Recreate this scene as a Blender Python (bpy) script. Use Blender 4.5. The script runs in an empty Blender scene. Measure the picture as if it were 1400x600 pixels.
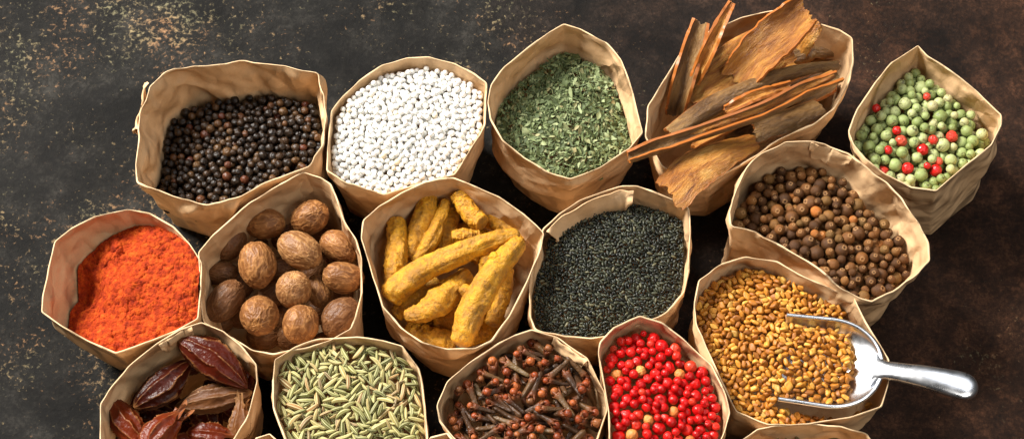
import bpy, math, random
import numpy as np
from mathutils import Matrix, Vector, Euler

random.seed(7)
RNG = np.random.default_rng(11)
scene = bpy.context.scene
COL = scene.collection
PI = math.pi

# ------------------------------------------------------------------ camera
TILT = math.radians(25)
DIST = 1.0
ZR = 0.070                                   # height of the bag mouths
LENS = 36 * DIST / 0.574
CAM = np.array([0.0, -DIST * math.sin(TILT), ZR + DIST * math.cos(TILT)])
FWD = np.array([0.0, math.sin(TILT), -math.cos(TILT)])
RGT = np.array([1.0, 0.0, 0.0])
UPV = np.cross(RGT, FWD)
FPX = 1400 * LENS / 36
PX = DIST / FPX                              # metres per photo pixel at the mouths

def at(px, py, z):
    d = FWD + RGT * (px - 700) / FPX + UPV * (300 - py) / FPX
    return CAM + d * ((z - CAM[2]) / d[2])

def project(P):
    v = P - CAM
    dep = v @ FWD
    return 700 + FPX * (v @ RGT) / dep, 300 - FPX * (v @ UPV) / dep, dep

# ------------------------------------------------------------------ noise
def _hash(ix, iy, iz, seed):
    h = (ix.astype(np.int64) * 374761393 + iy.astype(np.int64) * 668265263 + iz.astype(np.int64) * 2147483647 + seed * 974634547) & 0xFFFFFFFF
    h = ((h ^ (h >> 13)) * 1274126177) & 0xFFFFFFFF
    h = ((h ^ (h >> 16)) * 2246822519) & 0xFFFFFFFF
    h = h ^ (h >> 15)
    return (h & 0xFFFFFF).astype(np.float64) / 0xFFFFFF

def vnoise(p, seed=0):
    """smooth noise in -1..1 at points p (n,3)"""
    i = np.floor(p).astype(np.int64)
    f = p - i
    u = f * f * f * (f * (f * 6 - 15) + 10)
    out = 0
    for dx in (0, 1):
        wx = u[:, 0] if dx else 1 - u[:, 0]
        for dy in (0, 1):
            wy = u[:, 1] if dy else 1 - u[:, 1]
            for dz in (0, 1):
                wz = u[:, 2] if dz else 1 - u[:, 2]
                out = out + wx * wy * wz * _hash(i[:, 0] + dx, i[:, 1] + dy, i[:, 2] + dz, seed)
    return out * 2 - 1

def fbm(p, octaves=4, seed=0, gain=0.5):
    a, s, t = 1.0, 0.0, 0.0
    for o in range(octaves):
        s = s + a * vnoise(p * 2 ** o + o * 17.3, seed + o)
        t += a
        a *= gain
    return s / t

def ridged(p, seed=0):
    return 1 - np.abs(vnoise(p, seed)) * 2.2

# ------------------------------------------------------------------ meshes
class Geo:
    """vertices, polygon loops, polygon sizes, one material index per polygon, a 'tone' value per vertex"""
    def __init__(s, v, loops, tot, mat=None, tone=None, loc=None):
        s.v = np.asarray(v, float)
        s.loops = np.asarray(loops, np.int32).ravel()
        s.tot = np.asarray(tot, np.int32)
        s.mat = np.zeros(len(s.tot), np.int32) if mat is None else np.asarray(mat, np.int32)
        s.tone = np.zeros(len(s.v)) if tone is None else np.asarray(tone, float)
        s.loc = s.v.copy() if loc is None else np.asarray(loc, float)      # texture coordinates that travel with the piece

def join(gs):
    vs, ls, ts, ms, tn, lc, n = [], [], [], [], [], [], 0
    for g in gs:
        lc.append(g.loc); vs.append(g.v); ls.append(g.loops + n); ts.append(g.tot); ms.append(g.mat); tn.append(g.tone)
        n += len(g.v)
    return Geo(np.concatenate(vs), np.concatenate(ls), np.concatenate(ts), np.concatenate(ms), np.concatenate(tn), np.concatenate(lc))

def moved(g, M):
    M = np.asarray(M)
    return Geo(g.v @ M[:3, :3].T + M[:3, 3], g.loops, g.tot, g.mat, g.tone, g.loc)

def to_mesh(name, g, mats, smooth=True):
    me = bpy.data.meshes.new(name)
    me.vertices.add(len(g.v)); me.loops.add(len(g.loops)); me.polygons.add(len(g.tot))
    me.vertices.foreach_set('co', g.v.astype(np.float32).ravel())
    me.loops.foreach_set('vertex_index', g.loops)
    starts = np.concatenate([[0], np.cumsum(g.tot)[:-1]]).astype(np.int32)
    me.polygons.foreach_set('loop_start', starts)
    me.polygons.foreach_set('loop_total', g.tot)
    for m in mats:
        me.materials.append(m)
    me.polygons.foreach_set('material_index', g.mat)
    me.polygons.foreach_set('use_smooth', np.full(len(g.tot), smooth))
    a = me.attributes.new('tone', 'FLOAT', 'POINT')
    a.data.foreach_set('value', g.tone.astype(np.float32))
    a = me.attributes.new('loc', 'FLOAT_VECTOR', 'POINT')
    a.data.foreach_set('vector', g.loc.astype(np.float32).ravel())
    me.update(calc_edges=True)
    me.validate()
    return me

def link(name, me, parent=None):
    o = bpy.data.objects.new(name, me)
    COL.objects.link(o)
    if parent is not None:
        o.parent = parent
    return o

def tag(o, label=None, cat=None, group=None, kind=None):
    if label: o['label'] = label
    if cat: o['category'] = cat
    if group: o['group'] = group
    if kind: o['kind'] = kind
    return o

def grid_geo(P, wrap_u=False, tone=None, mat=0, flip=False):
    """P (nv, nu, 3)"""
    nv, nu = P.shape[:2]
    idx = np.arange(nv * nu).reshape(nv, nu)
    if wrap_u:
        a = idx[:-1]; b = np.roll(idx, -1, 1)[:-1]; c = np.roll(idx, -1, 1)[1:]; d = idx[1:]
    else:
        a = idx[:-1, :-1]; b = idx[:-1, 1:]; c = idx[1:, 1:]; d = idx[1:, :-1]
    q = np.stack([a, b, c, d], -1).reshape(-1, 4)
    if flip:
        q = q[:, ::-1]
    return Geo(P.reshape(-1, 3), q, np.full(len(q), 4), np.full(len(q), mat), None if tone is None else np.asarray(tone).ravel())

def uv_blob(nu, nv):
    """unit sphere directions with poles at +-z, capped with tiny triangles; returns (dirs, loops, tot)"""
    th = np.linspace(0, PI, nv + 1)[1:-1]
    ph = np.linspace(0, 2 * PI, nu, endpoint=False)
    T, Ph = np.meshgrid(th, ph, indexing='ij')
    d = np.stack([np.sin(T) * np.cos(Ph), np.sin(T) * np.sin(Ph), np.cos(T)], -1)
    g = grid_geo(d, wrap_u=True, flip=True)
    n = len(g.v)
    v = np.concatenate([g.v, [[0, 0, 1.0], [0, 0, -1.0]]])
    last = (nv - 2) * nu
    t1 = [[n, i, (i + 1) % nu] for i in range(nu)]
    t2 = [[n + 1, last + (i + 1) % nu, last + i] for i in range(nu)]
    loops = np.concatenate([g.loops, np.array(t1).ravel(), np.array(t2).ravel()])
    tot = np.concatenate([g.tot, np.full(2 * nu, 3)])
    return v, loops, tot

def ico(sub):
    t = (1 + 5 ** .5) / 2
    v = [(-1, t, 0), (1, t, 0), (-1, -t, 0), (1, -t, 0), (0, -1, t), (0, 1, t), (0, -1, -t), (0, 1, -t), (t, 0, -1), (t, 0, 1), (-t, 0, -1), (-t, 0, 1)]
    f = [(0, 11, 5), (0, 5, 1), (0, 1, 7), (0, 7, 10), (0, 10, 11), (1, 5, 9), (5, 11, 4), (11, 10, 2), (10, 7, 6), (7, 1, 8), (3, 9, 4), (3, 4, 2), (3, 2, 6), (3, 6, 8), (3, 8, 9), (4, 9, 5), (2, 4, 11), (6, 2, 10), (8, 6, 7), (9, 8, 1)]
    v = [np.array(p) / np.linalg.norm(p) for p in v]
    for _ in range(sub):
        mid, nf = {}, []
        def m(a, b):
            k = (min(a, b), max(a, b))
            if k not in mid:
                p = v[a] + v[b]; v.append(p / np.linalg.norm(p)); mid[k] = len(v) - 1
            return mid[k]
        for a, b, c in f:
            x, y, z = m(a, b), m(b, c), m(c, a)
            nf += [(a, x, z), (b, y, x), (c, z, y), (x, y, z)]
        f = nf
    return np.array(v), np.array(f)
ICO = {s: ico(s) for s in (1, 2, 3, 4)}

def ico_geo(sub, r, tone=None):
    v, f = ICO[sub]
    return Geo(v * r[:, None] if hasattr(r, '__len__') else v * r, f, np.full(len(f), 3), None, tone)

# ------------------------------------------------------------------ materials
def new_mat(name):
    m = bpy.data.materials.new(name)
    m.use_nodes = True
    nt = m.node_tree
    return m, nt, nt.nodes['Principled BSDF']

def N(nt, t, **kw):
    n = nt.nodes.new(t)
    for k, v in kw.items():
        if k.startswith('in_'):
            n.inputs[k[3:].replace('_', ' ')].default_value = v
        else:
            setattr(n, k, v)
    return n

def ramp(nt, stops, interp='LINEAR'):
    r = nt.nodes.new('ShaderNodeValToRGB')
    r.color_ramp.interpolation = interp
    el = r.color_ramp.elements
    while len(el) < len(stops):
        el.new(0.5)
    for e, (p, c) in zip(el, stops):
        e.position = p
        e.color = (c, c, c, 1) if not hasattr(c, '__len__') else (*c, 1)
    return r

def mixc(nt, fac, a, b, mode='MIX'):
    n = nt.nodes.new('ShaderNodeMix')
    n.data_type = 'RGBA'; n.blend_type = mode
    def put(s, x):
        if hasattr(x, 'is_linked') or isinstance(x, bpy.types.NodeSocket): nt.links.new(x, s)
        elif hasattr(x, '__len__'): s.default_value = (*x, 1)
        else: s.default_value = x
    put(n.inputs[0], fac); put(n.inputs[6], a); put(n.inputs[7], b)
    return n.outputs[2]

def maths(nt, op, a, b=None, c=None):
    n = nt.nodes.new('ShaderNodeMath'); n.operation = op
    for s, x in zip(n.inputs, (a, b, c)):
        if x is None: continue
        if isinstance(x, bpy.types.NodeSocket): nt.links.new(x, s)
        else: s.default_value = x
    return n.outputs[0]

def noise_tex(nt, coord, scale, detail=4, rough=0.55, dist=0.0):
    n = N(nt, 'ShaderNodeTexNoise')
    n.inputs['Scale'].default_value = scale; n.inputs['Detail'].default_value = detail
    n.inputs['Roughness'].default_value = rough; n.inputs['Distortion'].default_value = dist
    nt.links.new(coord, n.inputs['Vector'])
    return n.outputs['Fac']

def bump(nt, b, height, strength, dist, normal=None):
    n = N(nt, 'ShaderNodeBump')
    n.inputs['Strength'].default_value = strength; n.inputs['Distance'].default_value = dist
    nt.links.new(height, n.inputs['Height'])
    if normal is not None: nt.links.new(normal, n.inputs['Normal'])
    if b is not None: nt.links.new(n.outputs[0], b.inputs['Normal'])
    return n.outputs[0]

def seed_mat(name, stops, rough=0.5, tone_col=None, tone_fac=1.0, nscale=2.5, namp=0.4, bscale=6.0, bstr=0.6, bdist=0.0004, spec=0.4, sss=0.0, coat=0.0):
    m, nt, b = new_mat(name)
    L = nt.links.new
    oi = N(nt, 'ShaderNodeObjectInfo'); ge = N(nt, 'ShaderNodeNewGeometry'); tc = N(nt, 'ShaderNodeTexCoord')
    v = maths(nt, 'FRACT', maths(nt, 'ADD', oi.outputs['Random'], maths(nt, 'MULTIPLY', ge.outputs['Random Per Island'], 7.31)))
    r = ramp(nt, stops); L(v, r.inputs[0])
    lo = N(nt, 'ShaderNodeAttribute', attribute_name='loc')
    jit = N(nt, 'ShaderNodeVectorMath', operation='ADD'); L(lo.outputs['Vector'], jit.inputs[0])
    cj = N(nt, 'ShaderNodeCombineXYZ'); [L(maths(nt, 'MULTIPLY', v, q), cj.inputs[i]) for i, q in enumerate((31.0, 57.0, 23.0))]
    L(cj.outputs[0], jit.inputs[1]); crd = jit.outputs[0]
    n1 = noise_tex(nt, crd, nscale, 4, 0.6)
    k = maths(nt, 'MULTIPLY_ADD', n1, 2 * namp, 1 - namp)
    cc = N(nt, 'ShaderNodeCombineColor')
    for i in range(3): L(k, cc.inputs[i])
    col = mixc(nt, 1.0, r.outputs[0], cc.outputs[0], 'MULTIPLY')
    if tone_col is not None:
        a = N(nt, 'ShaderNodeAttribute', attribute_name='tone')
        col = mixc(nt, maths(nt, 'MULTIPLY', a.outputs['Fac'], tone_fac), col, tone_col)
    L(col, b.inputs['Base Color'])
    b.inputs['Roughness'].default_value = rough
    b.inputs['Specular IOR Level'].default_value = spec
    if sss:
        b.inputs['Subsurface Weight'].default_value = sss; b.inputs['Subsurface Radius'].default_value = (1, .8, .6); b.inputs['Subsurface Scale'].default_value = 0.002
    b.inputs['Coat Weight'].default_value = coat
    if bstr:
        n2 = noise_tex(nt, crd, bscale, 3, 0.6)
        bump(nt, b, n2, bstr, bdist)
    return m

def paper_mat(name, c1, c2):
    m, nt, b = new_mat(name)
    L = nt.links.new
    tc = N(nt, 'ShaderNodeTexCoord'); ob = tc.outputs['Object']
    n = noise_tex(nt, ob, 38, 5, 0.6, 0.4)
    fib = noise_tex(nt, ob, 900, 3, 0.7)
    r = ramp(nt, [(0.3, c1), (0.7, c2)]); L(n, r.inputs[0])
    oi = N(nt, 'ShaderNodeObjectInfo')
    hs = N(nt, 'ShaderNodeHueSaturation'); L(r.outputs[0], hs.inputs['Color'])
    L(maths(nt, 'MULTIPLY_ADD', fib, 0.26, 0.87), hs.inputs['Value'])
    L(hs.outputs[0], b.inputs['Base Color'])
    b.inputs['Roughness'].default_value = 0.62
    b.inputs['Specular IOR Level'].default_value = 0.35
    # crumple creases: distorted cells
    mp = N(nt, 'ShaderNodeMapping'); L(ob, mp.inputs[0])
    nv = N(nt, 'ShaderNodeTexNoise'); nv.inputs['Scale'].default_value = 40; L(ob, nv.inputs[0])
    ad = N(nt, 'ShaderNodeVectorMath', operation='MULTIPLY_ADD'); L(nv.outputs['Color'], ad.inputs[0]); ad.inputs[1].default_value = (.018, .018, .018); L(ob, ad.inputs[2])
    mod = ramp(nt, [(.38, .15), (.62, 1.0)]); L(noise_tex(nt, ob, 26, 2, .5), mod.inputs[0])
    mod2 = ramp(nt, [(.38, 1.0), (.62, .2)]); L(noise_tex(nt, ob, 33, 2, .5), mod2.inputs[0])
    rng = random.Random(len(name))
    hf = None
    for k, (wl, slope) in enumerate([(.046, .22), (.034, .21), (.027, .18), (.019, .14), (.014, .10), (.010, .07)]):
        v = Vector((rng.gauss(0, 1), rng.gauss(0, 1), rng.gauss(0, 1))).normalized()
        e = N(nt, 'ShaderNodeVectorMath', operation='DOT_PRODUCT'); L(ad.outputs[0], e.inputs[0]); e.inputs[1].default_value = v / wl
        w_ = maths(nt, 'PINGPONG', e.outputs['Value'], .5)
        w_ = maths(nt, 'MULTIPLY', maths(nt, 'MULTIPLY', w_, wl * slope), (mod, mod2)[k % 2].outputs[0])
        hf = w_ if hf is None else maths(nt, 'ADD', hf, w_)
    b1 = bump(nt, None, hf, 1.0, 1.0)
    b2 = bump(nt, None, noise_tex(nt, ob, 110, 4, 0.6), 0.35, 0.0013, b1)
    bump(nt, b, fib, 0.25, 0.0003, b2)
    return m

PAPER = paper_mat('kraft_paper', (0.63, 0.400, 0.208), (0.73, 0.490, 0.272))
PAPER_EDGE = paper_mat('kraft_paper_edge', (0.66, 0.45, 0.25), (0.76, 0.56, 0.34))

# ------------------------------------------------------------------ setting: the dark surface
def table():
    m, nt, b = new_mat('dark_worn_metal')
    L = nt.links.new
    tc = N(nt, 'ShaderNodeTexCoord'); ob = tc.outputs['Object']
    sx = N(nt, 'ShaderNodeSeparateXYZ'); L(ob, sx.inputs[0])
    # charcoal on one side, rusty brown on the other, with an irregular border
    big = noise_tex(nt, ob, 5, 4, 0.6)
    side = maths(nt, 'ADD', maths(nt, 'MULTIPLY', sx.outputs[0], 2.6), maths(nt, 'MULTIPLY_ADD', big, 1.6, -0.75))
    rs = ramp(nt, [(0.0, 0.0), (0.75, 1.0)]); L(side, rs.inputs[0])
    n1 = noise_tex(nt, ob, 60, 10, 0.80, 0.1)
    n1 = maths(nt, 'ADD', maths(nt, 'MULTIPLY', n1, .65), maths(nt, 'MULTIPLY', noise_tex(nt, ob, 420, 5, .75), .35))
    r1 = ramp(nt, [(0.36, (0.003, 0.003, 0.003)), (0.50, (0.0115, 0.0108, 0.0095)), (0.64, (0.040, 0.037, 0.032))]); L(n1, r1.inputs[0])
    r2 = ramp(nt, [(0.36, (0.006, 0.0035, 0.0025)), (0.50, (0.030, 0.014, 0.008)), (0.64, (0.105, 0.046, 0.024))]); L(n1, r2.inputs[0])
    col = mixc(nt, rs.outputs[0], r1.outputs[0], r2.outputs[0])
    bl = noise_tex(nt, ob, 11, 5, 0.7, 0.5)
    rbl = ramp(nt, [(0.36, 0.25), (0.62, 1.2)]); L(bl, rbl.inputs[0])
    col = mixc(nt, 1.0, col, rbl.outputs[0], 'MULTIPLY')
    # worn flecks: ochre paint left in patches
    fl = noise_tex(nt, ob, 300, 6, 0.72, 0.3)
    pm = noise_tex(nt, ob, 10, 6, 0.7)
    thr = maths(nt, 'MULTIPLY_ADD', pm, -0.62, 0.890)
    thr = maths(nt, 'ADD', thr, maths(nt, 'MULTIPLY', rs.outputs[0], 0.085))
    f = maths(nt, 'SUBTRACT', fl, thr)
    rf = ramp(nt, [(0.0, 0.0), (0.19, 1.0)]); L(f, rf.inputs[0])
    hue = noise_tex(nt, ob, 30, 2, 0.5)
    rh = ramp(nt, [(0.38, (0.36, 0.32, 0.18)), (0.48, (0.54, 0.40, 0.21)), (0.58, (0.56, 0.31, 0.15))]); L(hue, rh.inputs[0])
    col = mixc(nt, maths(nt, 'MULTIPLY', rf.outputs[0], 0.62), col, rh.outputs[0])
    L(col, b.inputs['Base Color'])
    b.inputs['Specular IOR Level'].default_value = 0.15
    rr = ramp(nt, [(0.3, 0.62), (0.7, 0.85)]); L(n1, rr.inputs[0]); L(rr.outputs[0], b.inputs['Roughness'])
    bump(nt, b, n1, 0.6, 0.003)
    s = 1.5
    o = link('table_surface', to_mesh('table_surface', Geo([(-s, -s, 0), (s, -s, 0), (s, s, 0), (-s, s, 0)], [0, 1, 2, 3], [4]), [m]))
    tag(o, 'dark worn tabletop with rusty brown patches and ochre flecks', 'table surface', kind='structure')
table()

# ------------------------------------------------------------------ paper bags
def resample(P, n):
    Q = np.vstack([P, P[:1]])
    d = np.concatenate([[0], np.cumsum(np.linalg.norm(np.diff(Q, axis=0), axis=1))])
    s = np.linspace(0, d[-1], n, endpoint=False)
    return np.stack([np.interp(s, d, Q[:, k]) for k in range(Q.shape[1])], 1), d[-1]

def tri(x):
    return np.abs((x % 1.0) * 2 - 1) * 2 - 1

NB = 260
class Bag:
    def __init__(s, key, poly, dz=0.0, scale=0.80, off=(0, 0), seed=1, wr=1.0, wob=0.0018):
        s.key, s.seed, s.wr = key, seed, wr
        rng = np.random.default_rng(seed)
        poly = np.array(poly, float)
        # orient counter-clockwise seen from above
        A = 0.5 * np.sum(poly[:, 0] * np.roll(poly[:, 1], -1) - np.roll(poly[:, 0], -1) * poly[:, 1])
        if A > 0: poly = poly[::-1]
        q, _ = resample(poly, NB)
        q = 0.25 * np.roll(q, 1, 0) + 0.5 * q + 0.25 * np.roll(q, -1, 0)
        a = np.linspace(0, 2 * PI, NB, endpoint=False)
        z = ZR + dz + wob * sum(np.cos(k * a + rng.uniform(0, 6.3)) / k ** .6 for k in (2, 3, 5))
        s.R = np.array([at(x, y, zz) for (x, y), zz in zip(q, z)])
        s.per = np.sum(np.linalg.norm(s.R[:, :2] - np.roll(s.R[:, :2], -1, 0), axis=1))
        c = s.R[:, :2].mean(0)
        s.c = c
        s.rad = np.mean(np.linalg.norm(s.R[:, :2] - c, axis=1))
        s.B = c + np.array(off) * np.array([1, -1]) * PX + (s.R[:, :2] - c) * scale
        s.z0 = 0.003
        e = np.roll(s.R[:, :2], -1, 0) - np.roll(s.R[:, :2], 1, 0)
        e /= np.linalg.norm(e, axis=1)[:, None] + 1e-9
        nrm = np.stack([e[:, 1], -e[:, 0]], 1)
        for _ in range(6):
            nrm = 0.25 * np.roll(nrm, 1, 0) + 0.5 * nrm + 0.25 * np.roll(nrm, -1, 0)
        s.nrm = nrm / np.linalg.norm(nrm, axis=1)[:, None]          # outward

    def ring(s, t):
        """wall outline at height fraction t (0 bottom .. 1 mouth)"""
        b = np.clip(t, 0, 1) ** 0.8
        xy = s.B + (s.R[:, :2] - s.B) * b
        z = s.z0 + (s.R[:, 2] - s.z0) * t
        return np.column_stack([xy, z])

    def crumple(s, u, v):
        """piecewise linear folds; u around (m), v down from the mouth (m); metres"""
        rng = np.random.default_rng(s.seed * 31 + 5)
        P = np.stack([u, v, np.full_like(u, s.seed * 3.7)], -1).reshape(-1, 3)
        wu = vnoise(P * 28, s.seed) * 0.005; wv = vnoise(P * 28 + 50, s.seed + 9) * 0.005
        uu, vv = P[:, 0] + wu, P[:, 1] + wv
        h = 0
        for k, (wl, amp) in enumerate([(0.070, 1.2), (0.050, 1.0), (0.036, 0.7), (0.026, 0.5), (0.017, 0.3), (0.012, 0.18)]):
            th = rng.uniform(0, PI)
            mod = 0.35 + 0.65 * np.clip(vnoise(P * 22 + k * 13, s.seed + k) + 0.5, 0, 1)
            h = h + amp * mod * tri((uu * math.cos(th) + vv * math.sin(th)) / wl + rng.uniform())
        h = h + 0.35 * fbm(P * 35, 3, s.seed + 40)
        h = h / (np.std(h) + 1e-9) * 0.0013 * s.wr
        return h.reshape(u.shape)

    def build(s, label, flap=None):
        nt_ = 46
        ts = np.linspace(0, 1, nt_) ** 0.85
        ts = ts[::-1]                                                 # from mouth to bottom
        us = np.linspace(0, s.per, NB, endpoint=False)
        rows = np.array([s.ring(t) for t in ts])                       # (nt, NB, 3)
        dep = (1 - ts) * ZR
        U, V = np.meshgrid(us, dep)
        # wrap the fold field so that the seam closes
        w = np.clip((us - 0.85 * s.per) / (0.15 * s.per), 0, 1)[None]
        h = s.crumple(U, V) * (1 - w) + s.crumple(U - s.per, V) * w
        fade = np.clip(0.35 + dep / 0.010, 0, 1)[:, None] * np.clip((ZR - dep) / 0.01, 0, 1)[:, None]
        h = h * fade
        h = np.where(h < 0, h * 0.35, h * 1.25)                        # paper bulges outwards, the filling holds it
        n3 = np.concatenate([s.nrm, np.zeros((NB, 1))], 1)
        outer = rows + n3[None] * h[..., None]
        inner = outer - n3[None] * 0.0007
        s.lip = outer[0] - n3 * 0.00035
        g1 = grid_geo(outer, wrap_u=True, flip=True)
        g2 = grid_geo(inner, wrap_u=True)
        top = grid_geo(np.array([inner[0], outer[0]]), wrap_u=True)
        cen = np.append(s.B.mean(0), s.z0)
        bot = grid_geo(np.array([outer[-1], cen + (outer[-1] - cen) * 0.02]), wrap_u=True, flip=True)
        bag = link('paper_bag', to_mesh('paper_bag', join([g1, g2, top, bot]), [PAPER]))
        org = Vector((*s.c, 0))
        bag.data.transform(Matrix.Translation(-org)); bag.location = org
        tag(bag, label, 'paper bag', 'open brown paper bags of spices')
        # the cut, slightly turned edge of the mouth
        rng = np.random.default_rng(s.seed + 77)
        a = np.linspace(0, 2 * PI, 8, endpoint=False)
        rw = 0.00043 * (1 + 0.8 * fbm(np.column_stack([us * 90, us * 0, us * 0]), 3, s.seed))
        ring = []
        for q in a:
            ring.append(s.lip + n3 * (math.cos(q) * rw)[:, None] + np.array([0, 0, 1.0]) * (math.sin(q) * rw * 1.3 + 0.0003)[:, None])
        ring = np.array(ring + ring[:1])
        e = link('rim', to_mesh('rim', grid_geo(ring, wrap_u=True), [PAPER_EDGE]), bag)
        e.matrix_parent_inverse = Matrix.Translation(-org)
        s.ob, s.org = bag, org
        return bag

    def field(s, zf, g, margin):
        """a grid over the bag: x, y, fill height, distance inside the wall at that height"""
        lo = s.R[:, :2].min(0) - 0.004; hi = s.R[:, :2].max(0) + 0.004
        xs = np.arange(lo[0], hi[0], g); ys = np.arange(lo[1], hi[1], g)
        X, Y = np.meshgrid(xs, ys, indexing='ij')
        Z = zf(X, Y)
        ring_n = 64
        idx = np.linspace(0, NB, ring_n, endpoint=False).astype(int)
        T = np.clip((Z - s.z0) / (s.R[:, 2].mean() - s.z0), 0.05, 1) ** 0.8
        px = s.B[idx, 0][:, None, None] + (s.R[idx, 0] - s.B[idx, 0])[:, None, None] * T[None]
        py = s.B[idx, 1][:, None, None] + (s.R[idx, 1] - s.B[idx, 1])[:, None, None] * T[None]
        inside = np.zeros(X.shape, bool); dist = np.full(X.shape, 9.0)
        for i in range(ring_n):
            j = (i + 1) % ring_n
            ax, ay, bx, by = px[i], py[i], px[j], py[j]
            cross = ((ay > Y) != (by > Y)) & (X < (bx - ax) * (Y - ay) / (by - ay + 1e-12) + ax)
            inside ^= cross
            ex, ey = bx - ax, by - ay
            k = np.clip(((X - ax) * ex + (Y - ay) * ey) / (ex * ex + ey * ey + 1e-12), 0, 1)
            dist = np.minimum(dist, np.hypot(X - ax - k * ex, Y - ay - k * ey))
        dist = np.where(inside, dist, -dist)
        return xs, ys, Z, dist

def level(bag, depth, sx=0.0, sy=0.0, dome=0.0, amp=0.0, seed=3):
    """fill height: depth below the mouth, slopes towards +x / +y in metres across the radius, a dome, unevenness"""
    z0 = bag.R[:, 2].mean() - depth
    def f(X, Y):
        x = (X - bag.c[0]) / bag.rad; y = (Y - bag.c[1]) / bag.rad
        z = z0 + sx * x + sy * y + dome * np.clip(1 - x * x - y * y, -0.4, 1)
        if amp:
            p = np.stack([X, Y, np.zeros_like(X)], -1).reshape(-1, 3)
            z = z + amp * fbm(p * 45, 3, seed).reshape(np.shape(X))
        return z
    return f

# ------------------------------------------------------------------ pouring seeds into a bag
def rot_rand(rng):
    q = rng.normal(size=4); q /= np.linalg.norm(q)
    w, x, y, z = q
    return np.array([[1 - 2 * (y * y + z * z), 2 * (x * y - z * w), 2 * (x * z + y * w)], [2 * (x * y + z * w), 1 - 2 * (x * x + z * z), 2 * (y * z - x * w)], [2 * (x * z - y * w), 2 * (y * z + x * w), 1 - 2 * (x * x + y * y)]])

def rot_flat(rng, tilt=0.3):
    """long axis x kept near horizontal, any turn about z and any roll"""
    return np.array((Matrix.Rotation(rng.uniform(0, 2 * PI), 3, 'Z') @ Matrix.Rotation(rng.normal() * tilt, 3, 'Y') @ Matrix.Rotation(rng.uniform(0, 2 * PI), 3, 'X')))

def rot_flake(rng, tilt=0.5):
    return np.array((Matrix.Rotation(rng.uniform(0, 2 * PI), 3, 'Z') @ Matrix.Rotation(rng.normal() * tilt, 3, 'Y') @ Matrix.Rotation(rng.normal() * tilt, 3, 'X')))

def pour(bag, zf, chain, rot, sizes, layers, seed, g=None, nlib=220, squash=1.0, allowed=None, floor=None, fails=260, nmax=9000, marg=1.0):
    """chain: [(offset along x, radius)...] for size 1; sizes(rng) -> scale. Returns [(pos, R, size)]"""
    rng = np.random.default_rng(seed)
    rmin = min(r for _, r in chain) * sizes(rng)
    rmax = max(r for _, r in chain)
    thick = rmax * 2 * sizes(rng)
    g = g or max(rmin / 2.6, 0.00035)
    xs, ys, Z, dist = bag.field(zf, g, 0)
    H = Z - layers * thick
    if floor is not None:
        H = np.maximum(H, floor(xs, ys))
    mid = rmax * np.mean([sizes(rng) for _ in range(20)])
    ok = dist > mid * marg + 0.0012
    if allowed is not None:
        ok &= allowed(xs, ys)
    cells = np.argwhere(ok)
    lib = []
    for _ in range(nlib):
        sc = sizes(rng); R = rot(rng)
        lo, up = {}, {}
        for o, r in chain:
            p = R @ np.array([o * sc, 0, 0]); r = r * sc
            n = int(r / g) + 1
            cx, cy = int(round(p[0] / g)), int(round(p[1] / g))
            for i in range(-n, n + 1):
                for j in range(-n, n + 1):
                    d2 = r * r - ((cx + i) * g - p[0]) ** 2 - ((cy + j) * g - p[1]) ** 2
                    if d2 <= 0: continue
                    h = math.sqrt(d2); k = (cx + i, cy + j)
                    lo[k] = min(lo.get(k, 9), p[2] - h); up[k] = max(up.get(k, -9), p[2] + h)
        ks = list(lo)
        tips = [(R @ np.array([o * sc, 0, 0]), r * sc) for o, r in (chain[0], chain[-1])]
        tips = (np.array([int(round(p[0] / g)) for p, _ in tips]), np.array([int(round(p[1] / g)) for p, _ in tips]), np.array([r * .8 + .0013 for _, r in tips]))
        if not ks: continue
        lib.append((np.array([k[0] for k in ks]), np.array([k[1] for k in ks]), np.array([lo[k] for k in ks]), np.array([up[k] for k in ks])   , R, sc, tips))
    NX, NY = H.shape
    out, bad = [], 0
    step = max(1, int(rmin / g / 2))
    nb = [(step, 0), (-step, 0), (0, step), (0, -step)]
    def rest(it, i, j):
        e = it[6]
        if (dist[np.clip(e[0] + i, 0, NX - 1), np.clip(e[1] + j, 0, NY - 1)] < e[2]).any():
            return 9.0
        a = np.clip(it[0] + i, 0, NX - 1); b = np.clip(it[1] + j, 0, NY - 1)
        return (H[a, b] - it[2]).max()
    while bad < fails and len(out) < nmax:
        it = lib[rng.integers(len(lib))]
        best = None
        for _ in range(3):
            i, j = cells[rng.integers(len(cells))]
            z = rest(it, i, j)
            if best is None or z - Z[i, j] < best[0] - Z[best[1], best[2]]: best = (z, i, j)
        z, i, j = best
        for _ in range(8):
            mv = None
            for di, dj in nb:
                a, b = i + di, j + dj
                if 0 <= a < NX and 0 <= b < NY and ok[a, b]:
                    zz = rest(it, a, b)
                    if zz < z - 1e-6: z, mv = zz, (a, b)
            if mv is None: break
            i, j = mv
        if z + rmax * it[5] * 0.6 > Z[i, j] + 0.0003 * rng.normal():
            bad += 1
            continue
        bad = 0
        a = np.clip(it[0] + i, 0, NX - 1); b = np.clip(it[1] + j, 0, NY - 1)
        H[a, b] = np.maximum(H[a, b], z + it[3] * squash)
        jx, jy = rng.uniform(-.5, .5, 2) * g
        out.append((np.array([xs[i] + jx, ys[j] + jy, z]), it[4], it[5]))
    return out, chain

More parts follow.
